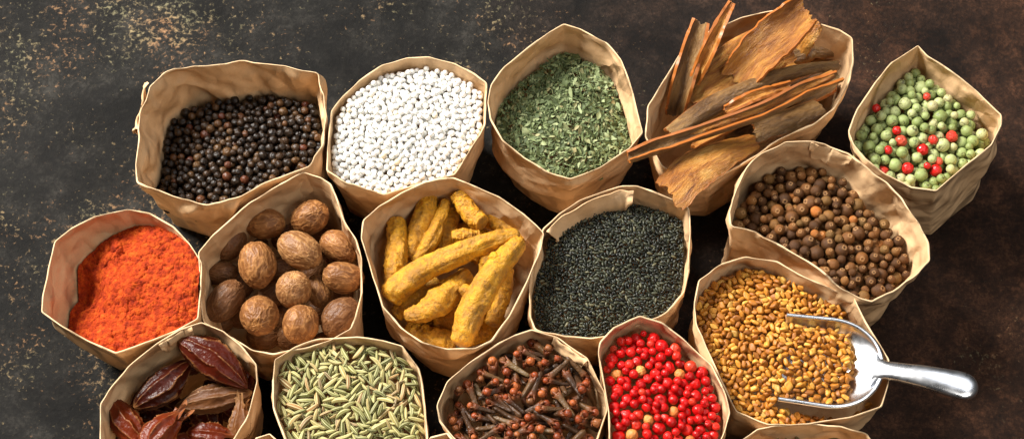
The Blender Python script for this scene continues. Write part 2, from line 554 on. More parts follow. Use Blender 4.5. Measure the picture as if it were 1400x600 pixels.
def visible_counts(items, chain):
    ids = np.full((640, 1400), -1, np.int32); dep = np.full((640, 1400), 9.0)
    cnt = np.zeros(len(items), int)
    for k, (p, R, sc) in enumerate(items):
        for o, r in chain:
            c = p + R @ np.array([o * sc, 0, 0])
            x, y, d = project(c); rp = r * sc * FPX / d
            x0, x1, y0, y1 = int(x - rp), int(x + rp) + 2, int(y - rp), int(y + rp) + 2
            x0, y0, x1, y1 = max(x0, 0), max(y0, 0), min(x1, 1400), min(y1, 610)
            if x0 >= x1 or y0 >= y1: continue
            yy, xx = np.mgrid[y0:y1, x0:x1]
            q = rp * rp - (xx - x) ** 2 - (yy - y) ** 2
            dd = np.where(q > 0, d - np.sqrt(np.maximum(q, 0)) / FPX * d, 9)
            sub = dep[y0:y1, x0:x1]
            m = dd < sub
            sub[m] = dd[m]; ids[y0:y1, x0:x1][m] = k
    u, n = np.unique(ids[ids >= 0], return_counts=True)
    cnt[u] = n
    return cnt

def place(items, chain, name, variants, mats, label, cat, group, rest_name, rest_label, low=None, limit=300, minpx=6, parts=None, choose=None):
    """variants: list of Geo of size 1; the largest showing become objects, the others one mass"""
    cnt = visible_counts(items, chain)
    order = np.argsort(-cnt)
    meshes = [to_mesh(name, v, mats) for v in variants]
    rest = []
    n = 0
    rng = np.random.default_rng(len(items))
    for k in order:
        p, R, sc = items[k]
        M = np.eye(4); M[:3, :3] = R * sc; M[:3, 3] = p
        vi = int(rng.integers(len(variants)))
        if n < limit and cnt[k] >= minpx:
            o = link(name, meshes[vi]); o.matrix_world = Matrix(M)
            lb = (label, cat, group)
            if choose is not None:
                lb = choose(o, p, n) or lb
            tag(o, *lb)
            if parts is not None:
                for pn, pm in parts:
                    c = link(pn, pm[vi], o)
            n += 1
        else:
            x, y, d = project(p)
            if y < 640:
                lv = (low or variants)
                rest.append(moved(lv[vi % len(lv)], M))
    if rest:
        r = link(rest_name, to_mesh(rest_name, join(rest), mats))
        tag(r, rest_label, cat, None, 'stuff')
    print(name, 'items', len(items), 'objects', n, 'rest', len(rest))

#BAGS
BAGS = {
 'pepper': dict(poly=[(203,118),(225,101),(268,91),(303,88),(346,86),(390,89),(433,103),(437,116),(447,160),(444,199),(420,225),(377,246),(333,268),(284,282),(251,272),(216,261),(187,251),(184,225),(191,180)], dz=.002, scale=.84, off=(4,0), wr=2.0),
 'white': dict(poly=[(665,114),(664,171),(656,187),(629,229),(622,240),(583,250),(553,259),(526,267),(507,261),(472,248),(447,234),(447,206),(453,152),(468,133),(491,110),(522,89),(557,80),(587,78),(622,87),(649,102)], dz=0, scale=.80, wr=.8),
 'herb': dict(poly=[(771,33),(794,40),(830,60),(848,83),(866,128),(879,182),(861,204),(821,229),(780,245),(749,236),(717,218),(686,193),(670,164),(667,141),(672,117),(690,92),(722,65),(749,45)], dz=.002, scale=.80),
 'bark': dict(poly=[(1058,17),(1101,26),(1149,42),(1166,53),(1167,87),(1157,123),(1140,150),(1113,171),(1067,191),(1029,215),(995,237),(971,252),(940,250),(905,228),(882,188),(886,145),(913,101),(937,63),(976,39),(1014,24)], dz=0, scale=.82, wr=.9),
 'green': dict(poly=[(1255,62),(1268,77),(1300,99),(1336,126),(1370,158),(1370,172),(1356,199),(1318,230),(1280,262),(1246,258),(1210,239),(1183,217),(1167,199),(1160,181),(1172,149),(1196,113),(1219,86)], dz=.004, scale=.80, off=(32,8), wr=.7),
 'allspice': dict(poly=[(1073,193),(1113,193),(1160,210),(1192,235),(1234,275),(1258,305),(1271,333),(1272,357),(1248,378),(1220,399),(1192,413),(1150,392),(1113,366),(1071,340),(1034,318),(1001,310),(997,291),(1006,263),(1020,235),(1043,209)], dz=.003, scale=.84, off=(-12,6), wr=1.7),
 'powder': dict(poly=[(175,286),(206,292),(238,310),(260,333),(276,358),(274,400),(271,436),(242,452),(206,466),(159,484),(121,468),(85,448),(56,427),(58,405),(67,369),(76,331),(98,313),(130,297)], dz=.002, scale=.74, off=(14,6), wr=.7),
 'nutmeg': dict(poly=[(415,236),(440,243),(453,252),(471,301),(487,328),(495,355),(496,400),(487,436),(480,450),(453,466),(417,476),(375,485),(345,480),(318,464),(279,442),(275,400),(271,345),(290,322),(312,303),(341,278),(381,254)], dz=0, scale=.86, wr=.8),
 'turmeric': dict(poly=[(620,243),(644,252),(683,269),(717,293),(743,319),(739,341),(722,385),(698,433),(673,467),(649,477),(611,478),(577,469),(548,448),(523,419),(509,380),(494,327),(498,302),(519,283),(548,264),(581,249)], dz=.003, scale=.80, wr=.9),
 'sesame': dict(poly=[(870,254),(888,260),(924,274),(942,284),(944,320),(942,372),(936,400),(912,428),(876,444),(836,460),(808,464),(772,461),(732,450),(725,432),(722,392),(728,364),(740,340),(742,314),(764,292),(792,274),(824,262),(848,254)], dz=-.003, scale=.86, off=(6,-4), wr=.9),
 'fenugreek': dict(poly=[(1020,351),(1063,357),(1093,375),(1137,396),(1167,407),(1184,440),(1206,474),(1216,492),(1215,526),(1206,557),(1163,572),(1102,580),(1050,580),(1007,563),(989,526),(972,487),(952,444),(948,418),(955,383),(985,362)], dz=.002, scale=.84, off=(-8,0), wr=.9),
 'pods': dict(poly=[(276,441),(304,454),(330,472),(352,498),(353,521),(344,555),(335,577),(318,606),(290,632),(235,648),(180,640),(145,622),(136,600),(137,552),(148,535),(177,501),(213,470),(245,450)], dz=.004, scale=.80, wr=.9),
 'fennel': dict(poly=[(375,491),(403,475),(438,463),(489,460),(526,465),(551,472),(573,504),(582,555),(586,600),(572,632),(520,652),(460,652),(412,636),(392,606),(374,557),(373,520)], dz=.003, scale=.84, wr=.8),
 'clove': dict(poly=[(727,450),(761,461),(778,472),(804,489),(826,535),(831,560),(818,600),(790,632),(730,652),(675,640),(628,606),(601,577),(597,555),(611,523),(642,495),(679,470),(702,458)], dz=.004, scale=.84, wr=.8),
 'pink': dict(poly=[(875,432),(905,442),(929,459),(974,499),(992,540),(998,564),(992,588),(982,610),(945,638),(890,648),(850,636),(834,604),(831,561),(824,519),(818,483),(821,468),(839,448)], dz=.008, scale=.84, wr=.6),
 'corner': dict(poly=[(1035,586),(1060,581),(1100,580),(1150,583),(1185,593),(1210,625),(1220,670),(1180,715),(1090,725),(1025,690),(1005,640),(1015,600)], dz=.001, scale=.84),
 'tip': dict(poly=[(369,592),(379,601),(390,645),(420,690),(400,740),(330,745),(300,700),(330,650),(350,598)], dz=.004, scale=.8),
 'tip2': dict(poly=[(612,591),(622,603),(632,650),(650,710),(610,760),(550,750),(535,700),(570,655),(587,597)], dz=.004, scale=.8),
}
LAB = {
 'pepper': 'crumpled brown paper bag with tall wavy rim holding black peppercorns',
 'white': 'brown paper bag filled nearly to the rim with tiny white balls',
 'herb': 'brown paper bag with pointed rim holding dried green herb flakes',
 'bark': 'large brown paper bag with curled strips of bark sticking out',
 'green': 'tilted brown paper bag holding green peppercorns with a few red ones',
 'allspice': 'wide crumpled brown paper bag holding round brown allspice berries',
 'powder': 'brown paper bag half filled with bright orange red powder',
 'nutmeg': 'brown paper bag holding whole wrinkled nutmegs',
 'turmeric': 'brown paper bag holding yellow turmeric fingers',
 'sesame': 'brown paper bag of tiny black seeds with its rim folded inwards',
 'fenugreek': 'brown paper bag of golden seeds with a metal scoop in it',
 'pods': 'brown paper bag holding dark red ribbed dried pods',
 'fennel': 'brown paper bag filled with pale green fennel seeds',
 'clove': 'brown paper bag holding dark brown cloves with reddish buds',
 'pink': 'narrow brown paper bag full of bright red peppercorns',
 'corner': 'brown paper bag cut off by the frame below the golden seeds',
 'tip': 'tip of a brown paper bag between the red pods and fennel seeds',
 'tip2': 'tip of a brown paper bag between the fennel seeds and cloves',
}
bag = {}
for i, (k, a) in enumerate(BAGS.items()):
    bag[k] = Bag(k, seed=i + 3, **a)
    bag[k].build(LAB[k])

def curved_patch(name, P, parent, mat, thick=0.0006, tone=None):
    """a sheet (nv,nu,3) with thickness"""
    du = np.gradient(P, axis=1); dv = np.gradient(P, axis=0)
    n = np.cross(du, dv); n /= np.linalg.norm(n, axis=-1)[..., None] + 1e-12
    A, B = P + n * thick / 2, P - n * thick / 2
    ga, gb = grid_geo(A), grid_geo(B, flip=True)
    def edge(a, b): return grid_geo(np.array([a, b]))
    g = join([ga, gb, edge(B[0], A[0]), edge(A[-1], B[-1]), edge(A[:, 0], B[:, 0]), edge(B[:, -1], A[:, -1])])
    o = link(name, to_mesh(name, g, [mat]), parent)
    return o

def wall_strip(b, i0, i1, n, depths, inset, lift=None):
    """rows of points along the mouth of a bag between rim vertices, at several depths and insets"""
    idx = (np.linspace(i0, i1, n)).round().astype(int) % NB
    rows = []
    for d, ins in zip(depths, inset):
        t = 1 - np.asarray(d) / ZR
        base = np.array([b.ring(tt)[k] for k, tt in zip(idx, np.broadcast_to(t, (n,)))])
        rows.append(base - np.concatenate([b.nrm[idx], np.zeros((n, 1))], 1) * np.broadcast_to(np.asarray(ins), (n,))[:, None])
    return np.array(rows)

def nearest_rim(b, px, py):
    x, y, _ = project(b.R)
    return int(np.argmin((x - px) ** 2 + (y - py) ** 2))

def flap(b, name, pa, pb, depth, hang, n=40, seed=1):
    """a strip of paper folded over the mouth; depth = how far it hangs inside (positive inset) or outside (negative)"""
    i0, i1 = nearest_rim(b, *pa), nearest_rim(b, *pb)
    if (i1 - i0) % NB > NB / 2: i0, i1 = i1, i0
    i1 = i0 + (i1 - i0) % NB
    e = np.linspace(0, 1, n)
    rag = 1 + 0.18 * fbm(np.column_stack([e * 6, e * 0, e * 0 + seed]), 3, seed)
    rag = rag * np.clip(np.minimum(e, 1 - e) * 9, 0.35, 1)
    k = np.linspace(0, 1, 9)
    depths = [-.0012 * math.sin(PI * min(1, q * 4)) * (q < .25) + depth * rag * q for q in k]
    ins = [hang * (0.35 + 0.65 * math.sin(q * PI * .6)) + 0.0012 * np.sign(hang) * fbm(np.column_stack([e * 5, e * 0 + q * 3, e * 0]), 2, seed) for q in k]
    P = wall_strip(b, i0, i1, n, depths, ins)
    o = curved_patch(name, P, b.ob, PAPER)
    o.matrix_parent_inverse = Matrix.Translation(-b.org)
    return o
flap(bag['sesame'], 'folded_flap', (742, 314), (868, 254), 0.027, 0.0075, seed=4)
flap(bag['pepper'], 'folded_flap', (190, 178), (206, 116), 0.016, -0.0055, n=24, seed=8)
flap(bag['clove'], 'folded_flap', (757, 460), (806, 492), 0.010, 0.003, n=24, seed=5)
flap(bag['pods'], 'folded_flap', (215, 469), (262, 445), 0.010, 0.003, n=24, seed=6)
flap(bag['allspice'], 'folded_flap', (1108, 193), (1166, 214), 0.012, 0.003, n=24, seed=9)

# ================================================================== contents
U = PX
sz = lambda m, s, lo=.6, hi=1.4: (lambda rng: float(np.clip(rng.normal(m, s), m * lo, m * hi)) * U)
SPH = [(0.0, 1.0)]

# ---- black peppercorns
def pepper_geo(seed, sub=3):
    d = ICO[sub][0]
    rd = np.clip(ridged(d * 2.6 + seed * 9.1, seed), -1, 1)
    rd2 = np.clip(ridged(d * 5 + seed * 4.1, seed + 3), -1, 1)
    r = 1.0 + 0.10 * rd + 0.05 * rd2 + 0.06 * vnoise(d * 1.2 + seed, seed)
    return ico_geo(sub, r * 0.94, np.clip(rd * 0.8 + rd2 * 0.4, 0, 1) ** 2)
M_PEP = seed_mat('peppercorn_black', [(0, (.0035, .0025, .002)), (.5, (.0085, .005, .0035)), (.75, (.026, .013, .006)), (.92, (.095, .048, .018)), (1, (.075, .016, .007))], rough=0.3, tone_col=(0.26, 0.13, 0.05), tone_fac=0.1, nscale=2.0, bscale=5, bstr=0.6, spec=0.4, namp=0.45, bdist=0.0004)
b = bag['pepper']
it, ch = pour(b, level(b, .030, dome=.004, sx=.006, sy=-.003, amp=.003), SPH, rot_rand, sz(6.0, .8), 2.3, 21)
place(it, ch, 'black_peppercorn', [pepper_geo(i) for i in range(8)], [M_PEP], 'small wrinkled black peppercorn heaped in the crumpled paper bag', 'peppercorn', 'black peppercorns in the bag', 'black_peppercorns', 'mass of black peppercorns below the top layer', low=[pepper_geo(i, 2) for i in range(4)])

# ---- white balls
def ball_geo(seed, sub=2):
    d = ICO[sub][0]
    return ico_geo(sub, 0.98 + 0.03 * vnoise(d * 1.7 + seed * 3, seed))
M_WHT = seed_mat('white_seed', [(0, (.76, .74, .69)), (.8, (.81, .80, .77)), (.99, (.78, .75, .69)), (1, (.74, .60, .40))], rough=.45, nscale=2.0, namp=0.05, bstr=0.1, bscale=5, sss=0.2)
b = bag['white']
it, ch = pour(b, level(b, .0055, dome=.004, amp=.0015), SPH, rot_rand, sz(4.2, .3), 2.2, 22, squash=.85)
place(it, ch, 'white_seed', [ball_geo(i, 3) for i in range(4)], [M_WHT], 'tiny round white seed in the bag filled to its rim', 'seed', 'white seeds in the bag', 'white_seeds', 'mass of tiny round white seeds filling the bag', low=[ball_geo(i) for i in range(3)])

# ---- dried herb flakes
def flake_geo(seed):
    rng = np.random.default_rng(seed + 900)
    nu, nv = 7, 4
    e = np.linspace(-1, 1, nu); f = np.linspace(-1, 1, nv)
    E, F = np.meshgrid(e, f)
    w = rng.uniform(.28, .55) * np.clip(1 - np.abs(e) ** rng.uniform(1.6, 4), .12, 1) * (1 + .25 * rng.normal(size=nu))
    x = E + rng.normal(size=E.shape) * .05
    y = F * w[None] + .12 * E * E * rng.normal()
    z = rng.uniform(.1, .6) * np.abs(F) * w[None] + .15 * rng.normal() * E * E + rng.normal(size=E.shape) * .03
    P = np.stack([x, y, z], -1)
    du = np.gradient(P, axis=1); dv = np.gradient(P, axis=0)
    n = np.cross(du, dv); n /= np.linalg.norm(n, axis=-1)[..., None] + 1e-9
    A, B = P + n * .035, P - n * .035
    g = [grid_geo(A), grid_geo(B, flip=True)]
    for a, c in ((B[0], A[0]), (A[-1], B[-1]), (A[:, 0], B[:, 0]), (B[:, -1], A[:, -1])):
        g.append(grid_geo(np.array([a, c])))
    t = np.clip(1 - np.abs(F) * 2.5, 0, 1)
    gg = join(g); gg.tone = np.concatenate([t.ravel(), t.ravel(), np.zeros(len(gg.v) - 2 * t.size)])
    return gg
M_HERB = seed_mat('herb_flake', [(0, (.036, .056, .016)), (.35, (.085, .120, .040)), (.7, (.17, .22, .085)), (.92, (.30, .35, .17)), (1, (.30, .25, .11))], rough=.6, tone_col=(0.34, 0.38, 0.22), tone_fac=.4, nscale=2.5, namp=0.35, bscale=6, bstr=0.6)
b = bag['herb']
CH = [(-.7, .22), (-.25, .3), (.25, .3), (.7, .22)]
it, ch = pour(b, level(b, .025, dome=.007, amp=.003), CH, lambda r: rot_flake(r, .6), sz(7.4, 2.2, .4, 1.9), 1.8, 23, g=.0005, squash=.9)
place(it, ch, 'herb_flake', [flake_geo(i) for i in range(14)], [M_HERB], 'crumbled dried green herb flake in the bag with pointed rim', 'herb flake', 'herb flakes in the bag', 'herb_flakes', 'mass of crumbled dried green herb flakes in the bag')

# ---- green peppercorns with red ones
def green_geo(seed, sub=3):
    d = ICO[sub][0]
    crack = np.clip(1 - np.abs(vnoise(d * 1.5 + seed * 7.7, seed)) * 8, 0, 1) * np.clip(vnoise(d * 1.1 + seed, seed + 5) * 4 + 1.2, 0, 1)
    r = .97 - .09 * crack + .05 * vnoise(d * 1.3 + seed * 2, seed + 1) + .018 * vnoise(d * 6 + seed, seed + 2)
    return ico_geo(sub, r, crack)
M_GRN = seed_mat('peppercorn_green', [(0, (.20, .25, .075)), (.45, (.30, .37, .13)), (.85, (.43, .48, .21)), (1, (.46, .42, .21))], rough=.5, tone_col=(.045, .035, .015), tone_fac=1.0, nscale=1.5, namp=0.25, bscale=4, bstr=0.4)
M_RED = seed_mat('peppercorn_red', [(0, (.50, .008, .008)), (.6, (.62, .014, .012)), (1, (.62, .10, .05))], rough=.28, nscale=1.5, namp=0.2, bscale=4, bstr=0.2, coat=.2)
b = bag['green']
green_meshes_red = to_mesh('red_peppercorn', pepper_geo(3), [M_RED])
REDS = [(1190,150),(1265,131),(1235,180),(1222,205),(1262,213),(1281,186),(1302,186),(1263,228),(1275,238),(1290,222),(1227,195),(1202,228),(1247,232)]
def choose_red(o, p, n):
    x, y, _ = project(p)
    for q in list(REDS):
        if (q[0] - x) ** 2 + (q[1] - y) ** 2 < 90:
            REDS.remove(q)
            o.data = green_meshes_red; o.name = 'red_peppercorn'
            o.scale = o.scale * .9
            return ('small smooth red peppercorn lying among green peppercorns', 'peppercorn', 'red peppercorns among the green ones')
it, ch = pour(b, level(b, .0155, dome=.005, amp=.002), SPH, rot_rand, sz(8.2, .9), 2.2, 24)
place(it, ch, 'green_peppercorn', [green_geo(i) for i in range(10)], [M_GRN], 'round green peppercorn with fine cracks in the tilted bag', 'peppercorn', 'green peppercorns in the bag', 'green_peppercorns', 'mass of green peppercorns below the top layer', low=[green_geo(i, 2) for i in range(4)], choose=choose_red)

# ---- allspice
def allspice_geo(seed, sub=3):
    d = ICO[sub][0]
    a = np.arccos(np.clip(d[:, 2], -1, 1))
    ring = np.exp(-((a - .30) / .10) ** 2) * (1 + .3 * np.sin(np.arctan2(d[:, 1], d[:, 0]) * 4))
    pit = np.exp(-(a / .14) ** 2)
    r = .97 + .04 * vnoise(d * 1.5 + seed, seed) + .022 * vnoise(d * 8 + seed * 3, seed + 1) + .10 * ring - .12 * pit
    return ico_geo(sub, r, np.clip(ring - .25, 0, 1))
M_ALL = seed_mat('allspice_brown', [(0, (.065, .026, .008)), (.4, (.12, .048, .013)), (.7, (.20, .078, .019)), (.88, (.17, .088, .024)), (1, (.46, .145, .026))], rough=.5, tone_col=(0.55, 0.3, 0.12), tone_fac=0.9, nscale=2.2, namp=0.45, bscale=9, bstr=0.8, bdist=0.0006, spec=0.3)
b = bag['allspice']
it, ch = pour(b, level(b, .020, dome=.005, sy=0, amp=.002), SPH, lambda r: np.array(Matrix.Rotation(r.uniform(0, 6.3), 3, 'Z') @ Matrix.Rotation(abs(r.normal()) * .9, 3, 'X')), sz(8.3, 1.5, .65, 1.35), 2.2, 25)
place(it, ch, 'allspice_berry', [allspice_geo(i) for i in range(8)], [M_ALL], 'round rough brown allspice berry in the wide crumpled bag', 'berry', 'allspice berries in the bag', 'allspice_berries', 'mass of brown allspice berries below the top layer', low=[allspice_geo(i, 2) for i in range(4)])

# ---- pink pepper
def pink_geo(seed, sub=3):
    d = ICO[sub][0]
    dent = np.clip(vnoise(d * 1.6 + seed * 5, seed), 0, 1)
    r = .98 - .22 * dent * (seed % 2 == 0) - .05 * dent + .02 * vnoise(d * 4 + seed, seed + 2)
    a = np.arccos(np.clip(d[:, 2], -1, 1))
    return ico_geo(sub, r, np.exp(-(a / .13) ** 2))
M_PNK = seed_mat('pink_pepper_red', [(0, (.38, .004, .004)), (.5, (.58, .006, .006)), (.9, (.68, .014, .010)), (1, (.62, .055, .02))], rough=.27, tone_col=(.25, .02, .01), nscale=2.0, namp=0.35, bscale=4, bstr=0.6, coat=0.1, spec=0.35)
M_PALE = seed_mat('pink_pepper_pale', [(0, (.58, .085, .018)), (.5, (.66, .20, .04)), (1, (.66, .34, .09))], rough=.45, tone_col=(.15, .07, .03), nscale=2, namp=0.4, bscale=5, bstr=0.7, tone_fac=0.3)
b = bag['pink']
pale = [to_mesh('pale_peppercorn', pepper_geo(i + 20), [M_PALE]) for i in range(3)]
PALES = [(844,505),(868,504),(931,520),(917,557),(883,575),(871,593),(946,598)]
def choose_pale(o, p, n):
    x, y, _ = project(p)
    for q in list(PALES):
        if (q[0] - x) ** 2 + (q[1] - y) ** 2 < 80:
            PALES.remove(q)
            o.scale = o.scale * .88
            o.data = pale[len(PALES) % 3]; o.name = 'pale_peppercorn'
            return ('pale orange peppercorn lying among bright red ones', 'peppercorn', 'pale peppercorns among the red ones')
it, ch = pour(b, level(b, .0065, dome=.004, amp=.0018), SPH, rot_rand, sz(7.7, 1.1), 2.2, 26)
place(it, ch, 'pink_peppercorn', [pink_geo(i) for i in range(9)], [M_PNK], 'shiny bright red peppercorn in the narrow full bag', 'peppercorn', 'red peppercorns in the narrow bag', 'pink_peppercorns', 'mass of bright red peppercorns below the top layer', low=[pink_geo(i, 2) for i in range(4)], choose=choose_pale)

# ---- black seeds
def seed_geo(seed, ax, nu=10, nv=8, taper=.25, sq=2.0, tone=None):
    v, l, t = uv_blob(nu, nv)
    d = v[:, [2, 0, 1]]
    p = np.sign(d) * np.abs(d) ** (2 / sq)
    p = p * np.array(ax)
    p[:, 1:] *= (1 - taper * d[:, :1])
    p = p * (1 + .06 * vnoise(d * 2 + seed * 3, seed))[:, None]
    return Geo(p, l, t, None, None if tone is None else tone(d))
M_SES = seed_mat('black_seed', [(0, (.008, .009, .007)), (.5, (.022, .025, .017)), (.9, (.058, .062, .038)), (1, (.13, .12, .065))], rough=.33, nscale=1.5, namp=0.3, bstr=0.3, bscale=4, spec=0.32)
b = bag['sesame']
CH = [(-.5, .42), (0, .48), (.5, .40)]
it, ch = pour(b, level(b, .0135, dome=.005, amp=.002), CH, lambda r: rot_flat(r, .3), sz(3.95, .4), 1.8, 27, g=.0004)
place(it, ch, 'black_seed', [seed_geo(i, (1, .46, .40)) for i in range(4)], [M_SES], 'tiny glossy black seed in the bag with inward folded rim', 'seed', 'tiny black seeds in the bag', 'black_seeds', 'mass of tiny black seeds filling the bag')

# ---- fennel
def fennel_geo(seed):
    rng = np.random.default_rng(seed + 60)
    nu, nv = 25, 13
    s = np.linspace(-1, 1, nv); ph = np.linspace(0, 2 * PI, nu, endpoint=False)
    S, P = np.meshgrid(s, ph, indexing='ij')
    prof = np.clip(1 - np.abs(S) ** 2.3, .02, 1) ** .62
    rib = np.clip(np.cos(5 * P), 0, 1) ** 3
    r = prof * (.235 + .06 * rib) * rng.uniform(.85, 1.15)
    bend = rng.uniform(-.26, .26)
    pts = np.stack([S, r * np.cos(P) + bend * (1 - S * S), r * np.sin(P) * .8], -1)
    g = grid_geo(pts, wrap_u=True, flip=False, tone=rib * np.clip(prof * 2 - .4, 0, 1))
    return g
M_FEN = seed_mat('fennel_green', [(0, (.11, .115, .032)), (.3, (.21, .205, .055)), (.6, (.32, .29, .095)), (.82, (.43, .35, .13)), (.92, (.34, .18, .06)), (1, (.14, .085, .035))], rough=.55, tone_col=(0.7, 0.65, 0.36), tone_fac=0.85, nscale=2, namp=0.3, bscale=5, bstr=0.4)
b = bag['fennel']
CH = [(-.72, .16), (-.38, .28), (0, .32), (.38, .28), (.72, .16)]
it, ch = pour(b, level(b, .0055, dome=.004, amp=.002), CH, lambda r: rot_flat(r, .34), sz(11.4, 2.1), 2.3, 28, g=.0006, squash=.8)
place(it, ch, 'fennel_seed', [fennel_geo(i) for i in range(10)], [M_FEN], 'ribbed pale green fennel seed in the full bag', 'seed', 'fennel seeds in the bag', 'fennel_seeds', 'mass of fennel seeds below the top layer')
# a few in the bag cut off at the lower edge
b = bag['corner']
it, ch = pour(b, level(b, .013, dome=.003, amp=.002), CH, lambda r: rot_flat(r, .22), sz(15, 2.2), 1.6, 38, g=.0007)
it = [q for q in it if project(q[0])[1] < 625]
M_CUM = seed_mat('cumin_green', [(0, (.09, .10, .04)), (.5, (.16, .16, .07)), (1, (.24, .19, .09))], rough=.6, tone_col=(.35, .34, .2), tone_fac=.5, nscale=2, namp=0.3, bscale=5)
place(it, ch, 'cumin_seed', [fennel_geo(i + 30) for i in range(4)], [M_CUM], 'dull green seed in the bag cut off by the frame', 'seed', 'seeds in the cut off bag', 'cumin_seeds', 'mass of dull green seeds in the cut off bag', minpx=8)

# ---- cloves
def clove_geo(seed):
    rng = np.random.default_rng(seed + 300)
    nu, nv = 16, 18
    s = np.linspace(0, 1, nv); ph = np.linspace(0, 2 * PI, nu, endpoint=False)
    S, P = np.meshgrid(s, ph, indexing='ij')
    prof = np.interp(s, [0, .03, .12, .5, .78, .90, .97, 1], [.02, .10, .13, .15, .19, .24, .21, .02])
    r = prof[:, None] * (1 + .10 * np.cos(4 * P) ** 1)
    wob = .05 * vnoise(np.stack([S * 5, np.cos(P) * 1.5, np.sin(P) * 1.5 + seed], -1).reshape(-1, 3), seed).reshape(S.shape)
    r = r * (1 + wob * 2)
    bend = rng.uniform(-.2, .2)
    x = -1 + S * 1.55
    pts = np.stack([x, r * np.cos(P) + bend * np.cos(S * PI), r * np.sin(P)], -1)
    y0 = -bend
    gs = [grid_geo(pts, wrap_u=True, tone=np.clip((S - .7) * 2, 0, .6))]
    for k in range(4):                                              # the four sepals
        a = k * PI / 2 + .4
        v = np.array([(.36, -.10, .19), (.36, .10, .19), (.60, .07, .29), (.74, 0, .34), (.60, -.07, .29), (.36, -.10, .12), (.36, .10, .12), (.58, .05, .22), (.58, -.05, .22)])
        c, sn = math.cos(a), math.sin(a)
        w = np.stack([v[:, 0], v[:, 1] * c - v[:, 2] * sn + y0, v[:, 1] * sn + v[:, 2] * c], 1)
        f = [0, 1, 2, 4, 2, 3, 4, 6, 5, 8, 7, 7, 8, 3, 1, 6, 7, 2, 5, 0, 4, 8, 2, 7, 3, 8, 4, 3]
        gs.append(Geo(w, f, [4, 3, 4, 3, 4, 4, 3, 3], None, np.full(9, .5)))
    stem = join(gs)
    d = ICO[3][0]
    seam = np.clip(1 - np.abs(np.sin(2 * np.arctan2(d[:, 2], d[:, 1]) + .6)) * 5, 0, 1) * (d[:, 0] < .9)
    bd = ico_geo(3, .222 - .022 * seam + .012 * vnoise(d * 4 + seed, seed), seam)
    bd.v = bd.v * np.array([.92, 1, 1]) + np.array([.72, y0, 0])
    return stem, bd
M_CST = seed_mat('clove_stem', [(0, (.032, .014, .006)), (.5, (.066, .030, .012)), (.85, (.11, .056, .022)), (1, (.13, .080, .034))], rough=0.36, tone_col=(0.3, 0.07, 0.02), tone_fac=.8, nscale=2.5, namp=0.5, bscale=6, bstr=0.8, bdist=0.0009, spec=0.3)
M_CBD = seed_mat('clove_bud', [(0, (.14, .026, .008)), (.5, (.28, .056, .014)), (.85, (.40, .11, .026)), (1, (.17, .07, .025))], rough=.4, tone_col=(.06, .015, .008), nscale=2.5, namp=0.35, bscale=7, bstr=0.5, bdist=0.0006, spec=0.35)
b = bag['clove']
CH = [(-.85, .11), (-.5, .14), (-.15, .16), (.2, .19), (.5, .23), (.72, .25)]
def rot_clove(r):
    up = r.uniform() < .13
    return np.array(Matrix.Rotation(r.uniform(0, 2 * PI), 3, 'Z') @ Matrix.Rotation(-(abs(r.normal() * .25) + .6 if up else r.normal() * .25), 3, 'Y') @ Matrix.Rotation(r.uniform(0, 6.3), 3, 'X'))
it, ch = pour(b, level(b, .0085, dome=.006, amp=.002), CH, rot_clove, sz(24.5, 2.8), 2.2, 29, g=.0007, squash=.75)
cl = [clove_geo(i) for i in range(8)]
budm = [to_mesh('bud', c[1], [M_CBD]) for c in cl]
place(it, ch, 'clove', [c[0] for c in cl], [M_CST], 'dark brown clove with round reddish bud', 'clove', 'cloves in the bag', 'clove_stems', 'dark cloves buried under the top layer', minpx=10, parts=[('bud', budm)])

# ---- scoop and fenugreek
b = bag['fenugreek']
ZS = b.R[:, 2].mean() + .0005
SA = at(1070, 487, ZS); SB = at(1206, 504, ZS + .003)           # mouth and heel of the scoop
sax = SB - SA; SL = np.linalg.norm(sax); sax /= SL
say = np.cross([0, 0, 1.0], sax); say /= np.linalg.norm(say)
saz = np.cross(sax, say)
SW = 61 * PX; SD = 0.0135
def s_half(s): return SW * np.where(s < .45, 1 - .06 * (0.45 - s), np.sqrt(np.clip(1 - ((s - .45) / .55) ** 2.2, 0, 1)))
def s_deep(s): return SD * np.where(s < .42, 1, np.clip(1 - (np.clip((s - .42) / .58, 0, 1)) ** 1.7, 0, 1))
def scoop_xyz(s, al):
    # sides reach a little further forward than the lip below
    s_ = s
    return SA + sax * (s_ * SL)[..., None] + say * (s_half(s) * np.cos(al))[..., None] - saz * (s_deep(s) * np.sin(al) ** .8)[..., None]
def scoop_local(X, Y):
    p = np.stack([X - SA[0], Y - SA[1], np.zeros_like(X)], -1)
    s = (p @ sax) / SL; w = p @ say
    return s, w
def scoop_floor(xs, ys):
    X, Y = np.meshgrid(xs, ys, indexing='ij')
    s, w = scoop_local(X, Y)
    hw = s_half(np.clip(s, 0, 1))
    ins = (s > 0) & (s < 1) & (np.abs(w) < hw)
    c = np.clip(np.abs(w) / (hw + 1e-9), 0, 1)
    z = SA[2] + .003 * s - s_deep(np.clip(s, 0, 1)) * (1 - c * c) ** .4
    return np.where(ins, z + .0012, -1)
lv = level(b, .0105, sx=-.0015, dome=.0035, amp=.0018)
